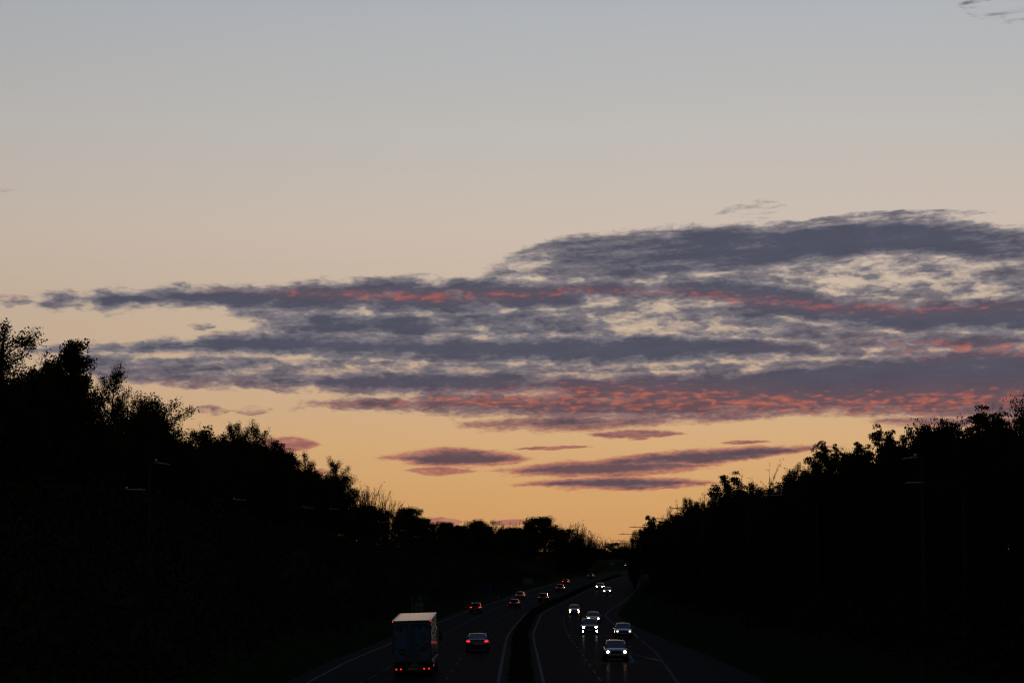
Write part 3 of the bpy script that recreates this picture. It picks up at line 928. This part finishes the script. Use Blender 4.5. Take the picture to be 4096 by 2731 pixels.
for k, (xt, Yp, zt, arm, lab) in enumerate((
        (-22.0, 120, 11.6, 3.6, 'long-armed lamp post just below the short-armed one on the left'),
        (-23.05, 174, 12.35, 4.5, 'lamp post with a bright lantern line on the left slope, left of the truck'),
        (-20.1, 204, 12.3, 4.5, 'lamp post with a bright lantern line, next along the left slope'),
        (-21.6, 250, 13.1, 4.5, 'third long-armed lamp post along the left slope'),
        (-18.9, 300, 12.2, 4.5, 'dim lamp post above the back of the truck on the left slope'),
        (-17.1, 328, 11.2, 4.5, 'lamp post right above the truck on the left slope'),
        (-18.1, 395, 10.6, 4.5, 'lamp post half way along the left side of the road'),
        (-14.9, 480, 9.5, 4.5, 'lamp post above the leftmost distant cars'),
        (-12.1, 540, 9.5, 4.5, 'distant small lamp post on the left side'),
        (-7.9, 600, 9.6, 4.5, 'more distant small lamp post on the left side'),
        (14.6, 700, 10.8, 4.5, 'far lamp post in front of the dark dome tree'),
        (17.8, 730, 11.6, 4.5, 'farthest lamp post in front of the dark dome tree'))):
    lamp_post(xt - arm, Yp, zt, 1, arm, lab)
for Xp, zt, lab in ((24.2, 15.8, 'taller of two thin posts with hooked tops beside the far trees'), (25.25, 15.3, 'lower of two thin posts with hooked tops beside the far trees')):
    zb = float(ground_z(Xp, 742)) - .1
    o = tag(new_obj('street_lamp', None, loc=(Xp, 742, zb)), lab, 'street lamp', 'thin posts beside the far trees')
    h = zt - zb
    MB().tube([(0, 0, 0), (0, 0, h)], [.16, .11], 6).build('column', M['column'], o, True)
    MB().tube([(0, 0, h), (-.15, 0, h + .12), (-.75, 0, h + .1)], [.11, .12, .10], 6).build('lantern', M['column'], o, True)


# ================================================================== signs
def text_part(body, size, loc, rot, mat, parent, name, depth=0.004):
    cu = bpy.data.curves.new(name, 'FONT')
    cu.body = body; cu.size = size; cu.align_x = 'CENTER'; cu.align_y = 'CENTER'; cu.extrude = depth; cu.resolution_u = 3
    tmp = bpy.data.objects.new(name, cu); COL.objects.link(tmp)
    bpy.context.view_layer.update()
    me = bpy.data.meshes.new_from_object(tmp.evaluated_get(bpy.context.evaluated_depsgraph_get()))
    bpy.data.objects.remove(tmp)
    me.materials.clear(); me.materials.append(mat)
    o = new_obj(name, me, parent, loc); o.rotation_euler = rot
    return o


FACE = (math.pi / 2, 0, 0)       # lettering upright, facing the camera


def sign(X, Y, w, z0, z1, mat, label):
    zb = float(ground_z(X, Y)) - .1
    o = tag(new_obj('road_sign', None, loc=(X, Y, zb)), label, 'road sign')
    a, b = z0 - zb, z1 - zb
    p = MB().box(-w / 2, w / 2, -.02, .02, a, b).build('panel', mat, o)
    for s in (-1, 1):
        MB().tube([(s * w * .36, .09, 0), (s * w * .36, .09, b - .1)], .05, 6).build('post', M['column'], o)
    return o, p, a, b


o, p, a, b = sign(-14.2, 300, 3.2, -.95, 1.65, M['sign_green'], 'large dark direction sign with a pale lower panel just above the truck')
for s in (-1, 1):
    m_ = MB(); x = -.05 + s * .62
    m_.add([(x - .06, -.028, a + 1.45), (x + .06, -.028, a + 1.45), (x + .06, -.028, a + 1.95), (x - .06, -.028, a + 1.95)], [(0, 1, 2, 3)])
    m_.add([(x - .2, -.028, a + 1.95), (x + .2, -.028, a + 1.95), (x, -.028, a + 2.25)], [(0, 1, 2)])
    m_.build('arrow', M['sign_white'], p)
sub = MB().box(-.78, 1.0, -.034, -.024, a + .06, a + 1.20).build('white_panel', M['sign_white'], p)
MB().box(-.50, -.27, -.046, -.036, a + .10, a + 1.16).build('dark_bar', M['sign_black'], p)
text_part('Hospital', .36, (.36, -.040, a + .62), FACE, M['sign_black'], p, 'lettering')
text_part('A&E', .30, (.20, -.040, a + .26), FACE, M['sign_black'], p, 'lettering')
o, p, a, b = sign(-6.0, 420, 3.1, -1.15, .95, M['sign_blue'], 'dark blue square sign beside the road beyond the truck')
f = MB()
for q in ((-1.55, 1.55, b - .05, b), (-1.55, 1.55, a, a + .05), (-1.55, -1.5, a + .05, b - .05), (1.5, 1.55, a + .05, b - .05)): f.box(q[0], q[1], -.03, -.022, q[2], q[3])
f.build('border', M['sign_white'], p)
o, p, a, b = sign(4.0, 500, 2.5, -.35, 1.15, M['sign_back'], 'small pale rectangular sign beside the road near the far cars')

# crash barrier on the left where the cutting narrows
o = tag(new_obj('crash_barrier', None, loc=(0, 0, 0)), 'low steel crash barrier along the left edge of the far road', 'barrier')
ys = np.arange(350, 412, 4.0)
rail = MB(); ring = []
for y in ys:
    x, z = float(road_x(y)) - 12.3, float(road_z(y)) + .62
    ring.append([(x, y, z - .15), (x + .05, y, z - .08), (x, y, z), (x + .05, y, z + .08), (x, y, z + .15), (x - .01, y, z + .15), (x + .03, y, z - .0), (x - .01, y, z - .15)])
rail.loft(ring, True)
fix_normals(rail.build('rail', M['column'], o))
for y in ys:
    x, z = float(road_x(y)) - 12.42, float(road_z(y))
    MB().box(x - .05, x + .05, y - .04, y + .04, z - .15, z + .72).build('post', M['steel'], o)

# low wall behind the far cross road
o = tag(new_obj('concrete_wall', None, loc=(0, 0, 0)), 'low pale concrete wall behind the far cross road at the end of the cutting', 'wall')
x = 40.0
while x < 66:
    MB().box(x + .03, x + 3.97, 950, 950.3, .2, 3.1 + .02 * (int(x) % 3)).build('panel', M['concrete'], o)
    x += 4.0
MB().box(39.8, 68.2, 949.9, 950.4, 3.15, 3.4).build('coping', M['concrete'], o)
MB().box(51.2, 52.2, 949.5, 949.95, .2, 3.9).build('pier', M['concrete'], o)


# ================================================================== vehicles
def paint(name, c, metal=0.0): return material(name, c, 0.28, metal=metal, spec=0.5, coat=1.0)


PAINT = dict(blue=paint('paint_blue', (.030, .055, .14)), white=paint('paint_white', (.62, .63, .64)), black=paint('paint_black', (.010, .010, .012)),
             silver=paint('paint_silver', (.34, .35, .37), .5), grey=paint('paint_grey', (.10, .105, .115), .3), red=paint('paint_red', (.22, .02, .015)), ice=paint('paint_pale_blue', (.16, .24, .36), .3))
def glow_mat(name, c, s): return material(name, (.5, .5, .5), .3, emit=c, emit_strength=s)
LAMPS = dict(warm=glow_mat('headlight_halogen', (1.0, .58, .25), 55), white=glow_mat('headlight_xenon', (.93, 1.0, .80), 60), amber=glow_mat('side_light', (1.0, .60, .28), 4),
             dim=glow_mat('headlight_far', (.9, 1.0, .9), 5), pink=glow_mat('headlight_far_pink', (1.0, .45, .50), 5),
             tail=glow_mat('tail_lit', (1.0, .016, .007), 2.0), tail_dim=glow_mat('tail_lit_dim', (1.0, .02, .01), 0.6))

CARS = dict(
    hatch=dict(L=4.0, W=1.72, H=1.47, st=[(-.50, .84, .45, .82), (-.485, .93, .30, .98), (-.40, .99, .24, 1.0), (-.10, 1, .20, .97), (.20, 1, .20, .95), (.29, .99, .22, .94), (.42, .95, .24, .84), (.485, .86, .30, .72), (.50, .74, .40, .60)],
               yb=(-.47, .29), yr=(-.36, .07), roof_w=.70),
    saloon=dict(L=4.85, W=1.84, H=1.46, st=[(-.50, .84, .42, .90), (-.488, .94, .30, .99), (-.38, .98, .24, 1.01), (-.25, 1, .20, .99), (.0, 1, .20, .95), (.2, 1, .20, .94), (.27, .99, .22, .93), (.42, .95, .24, .83), (.485, .86, .30, .70), (.50, .74, .40, .58)],
                yb=(-.38, .25), yr=(-.20, .06), roof_w=.70),
    suv=dict(L=4.5, W=1.84, H=1.66, st=[(-.50, .86, .50, .98), (-.485, .94, .36, 1.08), (-.40, .99, .30, 1.10), (-.10, 1, .28, 1.08), (.20, 1, .28, 1.06), (.29, .99, .28, 1.05), (.42, .96, .30, .98), (.485, .88, .36, .84), (.50, .78, .46, .68)],
             yb=(-.47, .28), yr=(-.38, .08), roof_w=.74),
    estate=dict(L=4.55, W=1.78, H=1.50, st=[(-.50, .85, .42, .88), (-.488, .94, .30, 1.0), (-.38, .99, .24, 1.02), (-.10, 1, .20, .98), (.20, 1, .20, .95), (.28, .99, .22, .94), (.42, .95, .24, .84), (.485, .86, .30, .71), (.50, .74, .40, .59)],
                yb=(-.48, .27), yr=(-.40, .08), roof_w=.70))


def ellipsoid(c, r, nu=10, nv=6):
    mb = MB()
    rings = []
    for j in range(nv + 1):
        t = -math.pi / 2 + math.pi * j / nv
        rr = max(math.cos(t), .02)
        rings.append([(c[0] + r[0] * rr * math.cos(a), c[1] + r[1] * math.sin(t), c[2] + r[2] * rr * math.sin(a)) for a in np.linspace(0, 2 * math.pi, nu + 1)[:-1]])
    return mb.loft(rings, True)


def wheel(parent, x, y, r, w, side):
    a = np.linspace(0, 2 * math.pi, 19)[:-1]
    prof = [(-w / 2, r * .62), (-w / 2, r * .93), (-w * .36, r), (w * .36, r), (w / 2, r * .93), (w / 2, r * .62)]
    t = MB().loft([[(x + px, y + pr * math.cos(k), r + pr * math.sin(k)) for k in a] for px, pr in prof], True).build('wheel', M['rubber'], parent, True)
    fix_normals(t)
    xo = x + side * w * .42
    mb = MB().tube([(xo - side * .02, y, r), (xo, y, r)], r * .62, 16)
    for k in range(5):
        c = k * 1.2566
        d = np.array([0, math.cos(c), math.sin(c)]); n = np.array([0, -math.sin(c), math.cos(c)])
        b0 = np.array([xo + side * .012, y, r]); q = [b0 + d * .04 - n * .03, b0 + d * .04 + n * .03, b0 + d * r * .58 + n * .05, b0 + d * r * .58 - n * .05]
        mb.add(q, [(0, 1, 2, 3)])
    mb.build('rim', M['rim'], t)


def make_car(name, label, X, Y, away, style, color, lamp='warm', fog=None, tail='tail', rails=False, tilt=0):
    """away: seen from behind; otherwise coming towards the camera"""
    S = CARS[style]; L, W, H = S['L'], S['W'], S['H']
    slope = float(road_x(Y + 4) - road_x(Y - 4)) / 8
    ang = -math.atan(slope) + (0 if away else math.pi)
    pitch = math.atan(float(road_z(Y + 3) - road_z(Y - 3)) / 6) * (1 if away else -1)
    o = tag(new_obj(name, None, loc=(X, Y, float(road_z(Y)) + .004)), label, 'car', 'cars driving away from the camera' if away else 'cars coming towards the camera')
    o.rotation_euler = (pitch, 0, ang)
    hw = W / 2
    rings = []
    for ys_, wf, zl, zt in S['st']:
        w, y = hw * wf, ys_ * L
        half = [(.80 * w, zl), (.97 * w, zl + .09), (w, zl + (zt - zl) * .45), (.985 * w, zt - .16), (.93 * w, zt - .05), (.84 * w, zt), (.45 * w, zt + .022)]
        rings.append([(-x, y, z) for x, z in half] + [(0, y, zt + .03)] + [(x, y, z) for x, z in half[::-1]])
    body = MB().loft(rings, True).build('body', PAINT[color], o, True); fix_normals(body)
    zb = lambda yy: np.interp(yy, [s[0] for s in S['st']], [s[3] for s in S['st']])
    b0, b1 = S['yb']; r0, r1 = S['yr']; rw = S['roof_w'] * hw; bw = .87 * hw
    B = {('r', s): np.array([s * bw * .97, b0 * L, zb(b0) + .0]) for s in (-1, 1)}
    B.update({('f', s): np.array([s * bw, b1 * L, zb(b1) + .0]) for s in (-1, 1)})
    R = {('r', s): np.array([s * rw * .96, r0 * L, H - .05]) for s in (-1, 1)}
    R.update({('f', s): np.array([s * rw, r1 * L, H - .06]) for s in (-1, 1)})
    # roof
    rr = []
    for t in np.linspace(0, 1, 7):
        y = (r0 + (r1 - r0) * t) * L
        wv = rw * (.96 + .04 * t)
        zc = H - .05 + .045 * math.sin(math.pi * min(1, max(0, .15 + .7 * t)))
        rr.append([(wv * u, y, zc - .05 * u * u) for u in np.linspace(-1, 1, 9)])
    roof = MB().loft(rr, False, False)
    n = len(roof.v); roof.v += [(x, y, z - .04) for x, y, z in roof.v]; roof.f += [tuple(i + n for i in q)[::-1] for q in roof.f]
    roof.build('roof', PAINT[color], o, True)
    # pillars and window frames
    pil = MB()
    for s in (-1, 1):
        for e in 'rf': pil.tube([B[e, s], R[e, s]], [.05, .038], 6)
        pil.tube([R['r', s], R['f', s]], .03, 6)
        mid_b = np.array([s * bw, -.06 * L, zb(-.06) - .02]); mid_r = (R['r', s] * .5 + R['f', s] * .5)
        pil.tube([mid_b, mid_r], .03, 6)
    pil.build('pillars', PAINT[color], o, True)
    def quad(nm, a, b, c, d, bulge):
        mb = MB(); rows = []
        ctr = (a + b + c + d) / 4
        nrm = np.cross(b - a, d - a); nrm /= np.linalg.norm(nrm)
        for t in np.linspace(0, 1, 4):
            rows.append([(a + (b - a) * u) * (1 - t) + (d + (c - d) * u) * t + nrm * bulge * (1 - (2 * u - 1) ** 2) for u in np.linspace(0, 1, 5)])
        return mb.loft(rows, False, False).build(nm, M['glass'], o, True)
    quad('windscreen', B['f', 1], B['f', -1], R['f', -1], R['f', 1], .04)
    quad('rear_window', B['r', -1], B['r', 1], R['r', 1], R['r', -1], .04)
    for s in (-1, 1):
        a_, b_ = (B['r', s], B['f', s]) if s > 0 else (B['f', s], B['r', s])
        c_, d_ = (R['f', s], R['r', s]) if s > 0 else (R['r', s], R['f', s])
        quad('side_window', a_, b_, c_, d_, .015)
    # lamps
    zh = zb(.46) - .07
    for s in (-1, 1):
        one = lamp if isinstance(lamp, str) else lamp[0 if s < 0 else 1]
        lit = LAMPS[one] if not away else M['chrome']
        ellipsoid((s * hw * .69, .486 * L, zh), (.10, .06, .08)).build('headlight', lit, o, True)
        if fog: ellipsoid((s * hw * .76, .486 * L, .44), (.075, .05, .12)).build('fog_light', LAMPS[fog] if not away else M['chrome'], o, True)
        zt_ = zb(-.48) - .13
        ellipsoid((s * hw * .74, -.492 * L, zt_), (.19, .06, .085)).build('tail_light', LAMPS[tail] if away else M['lens_red'], o, True)
        ellipsoid((s * (hw + .10), b1 * L - .12, zb(b1) + .07), (.11, .07, .075), 8, 5).build('mirror', PAINT[color] if color != 'white' else M['black_plastic'], o, True)
        for yy in (-.305, .315): wheel(o, s * (hw - .105), yy * L, .32 if style != 'suv' else .35, .21, s)
        if rails: MB().tube([(s * rw * .92, r0 * L + .1, H - .05), (s * rw * .92, r0 * L + .25, H + .03), (s * rw * .92, r1 * L - .25, H + .03), (s * rw * .92, r1 * L - .1, H - .05)], .022, 6).build('roof_rail', M['chrome'], o, True)
    MB().box(-hw * .48, hw * .48, .49 * L, .5 * L + .006, zh - .13, zh + .02).build('grille', M['black_plastic'], o)
    MB().box(-hw * .60, hw * .60, .488 * L, .5 * L + .003, .30, .42).build('air_intake', M['black_plastic'], o)
    MB().box(-.26, .26, .5 * L + .004, .5 * L + .016, .46, .57).build('number_plate', M['plate_white'], o)
    MB().box(-.26, .26, -.5 * L - .016, -.5 * L - .004, .60, .71).build('number_plate', M['plate_yellow'], o)
    MB().box(-hw * .66, hw * .66, -.5 * L - .003, -.488 * L, .36, .46).build('rear_bumper', M['black_plastic'], o)
    MB().tube([(0, r0 * L + .25, H - .02), (0, r0 * L + .1, H + .10)], [.02, .008], 5).build('aerial', M['black_plastic'], o)
    return o


make_car('saloon_car', 'dark saloon car with wide red tail lights driving away right of the truck', -2.73, 161.5, True, 'saloon', 'blue')
make_car('hatchback_car', 'hatchback driving away in the leftmost lane beyond the truck', -5.7, 321, True, 'suv', 'black', rails=True)
make_car('hatchback_car', 'dark car driving away, lower of the two close together left of the lone middle car', .5, 351, True, 'hatch', 'black', tail='tail_dim')
make_car('estate_car', 'pale car driving away, upper of the two close together left of the lone middle car', 1.7, 399, True, 'estate', 'silver', tail='tail_dim')
make_car('suv_car', 'dark car driving away close beside the median', 6.0, 381, True, 'suv', 'black', tail='tail_dim')
make_car('hatchback_car', 'car driving away with a bright roof edge, lower of the far pair near the median', 11.0, 457, True, 'suv', 'grey', tail='tail_dim')
make_car('hatchback_car', 'car driving away with two bright red lights, upper of the far pair', 14.1, 527, True, 'hatch', 'black')
make_car('hatchback_car', 'farthest car driving away, tiny and dark with two red lights', 24.0, 612, True, 'hatch', 'black', tail='tail_dim')
make_car('hatchback_car', 'blue hatchback with round glaring headlights, nearest of the oncoming cars', 7.35, 144, False, 'hatch', 'blue')
make_car('hatchback_car', 'pale blue hatchback with small amber lights in the slip lane on the right', 10.75, 196, False, 'hatch', 'ice', lamp='amber')
make_car('suv_car', 'black off-roader with roof rails and white headlights and fog lights', 7.95, 207.5, False, 'suv', 'black', lamp='white', fog='white', rails=True)
make_car('hatchback_car', 'pale car with warm headlights half hidden behind the black off-roader', 10.3, 256, False, 'estate', 'ice')
make_car('estate_car', 'oncoming car with four warm lights left of the black off-roader', 9.7, 314, False, 'estate', 'silver', fog='warm')
make_car('suv_car', 'oncoming car with square white headlights close to the far median, left of a pair', 20.6, 471, False, 'suv', 'grey', lamp='white')
make_car('hatchback_car', 'oncoming car with uneven warm headlights, right of the far pair', 20.7, 437, False, 'hatch', 'white')


def far_car(label, X, Y, lamps):
    o = make_car('hatchback_car', label, X, Y, False, 'hatch', 'black', lamp=lamps)
    o.location.z = .664
    o.rotation_euler = (0, 0, math.pi)
    o['group'] = 'cars on the far cross road'


far_car('tiny far car with one warm and one pink light at the end of the cutting', 44.3, 900, ('pink', 'warm'))
far_car('tiny far car with two dim white lights, right of the one with a pink light', 51.3, 903, ('dim', 'dim'))


# ---------------------------------------------------------------- box truck
def box_truck():
    Xc, Yr = -5.98, 122.0
    W, Lb = 2.36, 9.0
    o = tag(new_obj('box_truck', None, loc=(Xc, Yr, float(road_z(Yr + 5)) + .004)), 'tall box truck with pale roof and blue printed rear doors driving away on the left', 'truck')
    o.rotation_euler = (math.atan(float(road_z(Yr + 9) - road_z(Yr)) / 9), math.radians(-1.7), 0)
    hw = W / 2
    white = material('truck_white_skin', (.60, .61, .62), .30, spec=.6, coat=.6, noise_amt=.04, noise_scale=.8)
    side_skin = material('truck_dark_side_print', (.035, .05, .075), .22, spec=.5, coat=.5)
    blue = material('door_blue_print', (.085, .20, .31), .5, spec=.25)
    blue2 = material('door_dark_blue_print', (.03, .06, .17), .5, spec=.25)
    green = material('print_green', (.010, .05, .012), .5)
    lime = material('print_lime', (.06, .16, .02), .5)
    gold = material('print_gold', (.18, .14, .02), .5)
    frame = material('truck_frame', (.05, .05, .055), .4, spec=.5)
    z0, zr, zf = 1.00, 3.42, 3.68                 # floor, roof at the rear, roof at the front
    # roof: flat skin inside pale edge rails
    def sl(y): return zr + (zf - zr) * y / Lb
    mb = MB(); mb.loft([[(x, y, sl(y)) for x in (-hw + .10, hw - .10)] + [(x, y, sl(y) - .03) for x in (hw - .10, -hw + .10)] for y in (.06, Lb)], True)
    fix_normals(mb.build('roof', white, o))
    for s in (-1, 1):
        mb = MB(); mb.loft([[(s * (hw - .07), y, sl(y) + .02), (s * hw, y, sl(y) + .005), (s * hw, y, sl(y) - .10), (s * (hw - .07), y, sl(y) - .10)] for y in (0, Lb)], True)
        fix_normals(mb.build('roof_rail', material('rail_aluminium', (.55, .55, .55), .3, metal=.7), o))
        mb = MB(); mb.loft([[(s * (hw - .015), y, z0), (s * (hw - .015), y, sl(y) - .10), (s * (hw - .045), y, sl(y) - .10), (s * (hw - .045), y, z0)] for y in (.05, Lb)], True)
        fix_normals(mb.build('side_panel', side_skin, o))
        for k in range(1, 6): MB().box(s * (hw - .012) - .006, s * (hw - .012) + .006, k * 1.5 - .02, k * 1.5 + .02, z0 + .02, 3.15).build('panel_seam', frame, o)
        MB().box(s * hw - .03, s * hw + .01, .05, Lb, z0 - .10, z0).build('side_rail', frame, o)
        sg = MB()
        for zz in (.45, .70): sg.box(s * (hw - .08) - .02, s * (hw - .08) + .02, 2.8, 6.8, zz, zz + .10)
        sg.build('side_guard', M['steel'], o)
    MB().box(-hw + .05, hw - .05, Lb - .04, Lb, z0, 3.4).build('front_bulkhead', white, o)
    MB().box(-hw + .05, hw - .05, .1, Lb, z0 - .08, z0 - .005).build('floor', frame, o)
    # rear frame
    fr = MB().box(-hw, hw, -.03, .05, zr - .13, zr - .0).box(-hw, hw, -.03, .05, z0 - .10, z0 + .06)
    for s in (-1, 1): fr.box(s * hw - (.09 if s > 0 else 0), s * hw + (.09 if s < 0 else 0), -.03, .05, z0 + .06, zr - .13)
    fr.build('rear_frame', frame, o)
    for s in (-1, 1):
        x0, x1 = (-hw + .10, -.012) if s < 0 else (.012, hw - .10)
        d = MB().box(x0, x1, -.02, .03, z0 + .07, zr - .14).build('rear_door', blue, o)
        # darker printed sky across the door top, an irregular outline
        pr = MB(); k = 8
        edge = [zr - .42 - .18 * math.sin(1.7 * i + (0 if s < 0 else 2)) - (.28 if (s < 0 and 1 < i < 5) else 0) for i in range(k + 1)]
        xs = np.linspace(x0 + .06, x1 - (.26 if s < 0 else .06), k + 1)
        for i in range(k): pr.add([(xs[i], -.024, edge[i]), (xs[i + 1], -.024, edge[i + 1]), (xs[i + 1], -.024, zr - .2), (xs[i], -.024, zr - .2)], [(0, 1, 2, 3)])
        pr.build('printed_sky', blue2, d)
        for xr in ((-.09, -.24) if s < 0 else (.09, .24)):
            MB().tube([(xr, -.055, z0 + .10), (xr, -.055, zr - .18)], .016, 6).build('lock_rod', frame, d)
        xh = -.27 if s < 0 else .27
        MB().box(xh - .16, xh + .16, -.06, -.025, 1.26, 1.40).build('lock_handle', frame, d)
        for zz in (1.12, 1.75, 2.30, 2.95):
            xa = x0 if s < 0 else x1 - .24
            MB().box(xa, xa + .24, -.05, -.021, zz, zz + .07).build('hinge', frame, d)
        if s > 0:
            for t, sz, zz in (('MY', .17, 2.63), ('OTHER', .19, 2.45), ('LORRY', .17, 2.28), ('IS A', .15, 2.12), ('TRACTOR', .21, 1.94)):
                text_part(t, sz, (.62, -.026, zz), FACE, green, d, 'lettering')
            ring = MB(); a = np.linspace(0, 2 * math.pi, 25)[:-1]
            ring.add([(.66 + .25 * math.cos(k), -.025, 1.64 + .14 * math.sin(k)) for k in a], [tuple(range(24))])
            ring.add([(.66 + .16 * math.cos(k), -.0245, 1.76 + .09 * math.sin(k)) for k in a], [tuple(range(24))])
            ring.build('oval_emblem', green, d)
            text_part('Arla', .15, (.66, -.028, 1.645), FACE, gold, d, 'lettering')
        else:
            rg = MB(); a = np.linspace(0, 2 * math.pi, 17)[:-1]
            rg.add([(-.60 + .20 * math.copysign(abs(math.cos(k)) ** .6, math.cos(k)), -.025, 1.55 + .19 * math.copysign(abs(math.sin(k)) ** .6, math.sin(k))) for k in a], [tuple(range(16))])
            rg.build('printed_badge', green, d)
            MB().add([(-.70, -.027, 1.48), (-.52, -.027, 1.48), (-.52, -.027, 1.62), (-.70, -.027, 1.62)], [(0, 1, 2, 3)]).build('badge_centre', lime, d)
    # chassis, bumper, lamps
    MB().box(-.42, -.30, .2, Lb + 1.0, .62, .88).box(.30, .42, .2, Lb + 1.0, .62, .88).build('chassis', frame, o)
    MB().box(-hw + .06, hw - .06, -.02, .12, .44, .62).build('bumper', M['black_plastic'], o)
    MB().box(-.28, .28, -.035, -.022, .47, .59).build('number_plate', M['plate_yellow'], o)
    for x in (-.98, -.70, .70, .98):
        MB().disc_y((x, -.04, .53), .045, .04, 12).build('tail_light', LAMPS['tail'], o)
    for s in (-1, 1):
        ellipsoid((s * (hw - .05), -.05, zr - .05), (.035, .03, .03), 8, 5).build('marker_light', LAMPS['tail'], o, True)
        MB().box(s * hw - .005, s * hw + .018, 2.0, 2.12, .60, .66).build('side_marker', LAMPS['tail'], o)
        MB().box(s * (hw - .3) - .25, s * (hw - .3) + .25, 1.05, 1.07, .20, .85).build('mud_flap', M['rubber'], o)
        for yy in (1.75,):
            wheel(o, s * (hw - .16), yy, .48, .28, s); wheel(o, s * (hw - .48), yy, .48, .26, s)
        wheel(o, s * (hw - .17), Lb + .9, .48, .28, s)
    # cab
    cw = 1.14
    cab = MB()
    sec = lambda y, zt: [(-cw, y, .45), (cw, y, .45), (cw, y, zt - .18), (cw - .12, y, zt), (-cw + .12, y, zt), (-cw, y, zt - .18)]
    cab.loft([sec(Lb + .25, 2.75), sec(Lb + 1.6, 2.78), sec(Lb + 2.0, 2.45), sec(Lb + 2.12, 1.6), sec(Lb + 2.15, .6)], True)
    c = cab.build('cab', paint('cab_paint', (.10, .20, .34)), o); fix_normals(c)
    MB().loft([[(-cw + .15, Lb + 2.03, 2.40), (cw - .15, Lb + 2.03, 2.40)], [(-cw + .1, Lb + 2.14, 1.62), (cw - .1, Lb + 2.14, 1.62)]], False, False).build('windscreen', M['glass'], c)
    for s in (-1, 1):
        MB().box(s * cw - .004, s * cw + .004, Lb + .85, Lb + 1.65, 1.65, 2.35).build('side_window', M['glass'], c)
        MB().tube([(s * cw, Lb + 1.55, 2.45), (s * (hw + .16), Lb + 1.5, 2.45), (s * (hw + .16), Lb + 1.5, 1.75), (s * cw, Lb + 1.55, 1.75)], .018, 5).build('mirror_bracket', M['black_plastic'], c)
        mm = MB().box(s * (hw + .18) - .11, s * (hw + .18) + .11, Lb + 1.42, Lb + 1.52, 1.82, 2.18).box(s * (hw + .18) - .10, s * (hw + .18) + .10, Lb + 1.42, Lb + 1.52, 2.21, 2.42)
        mm.build('mirror', M['black_plastic'], c)
    return o


box_truck()
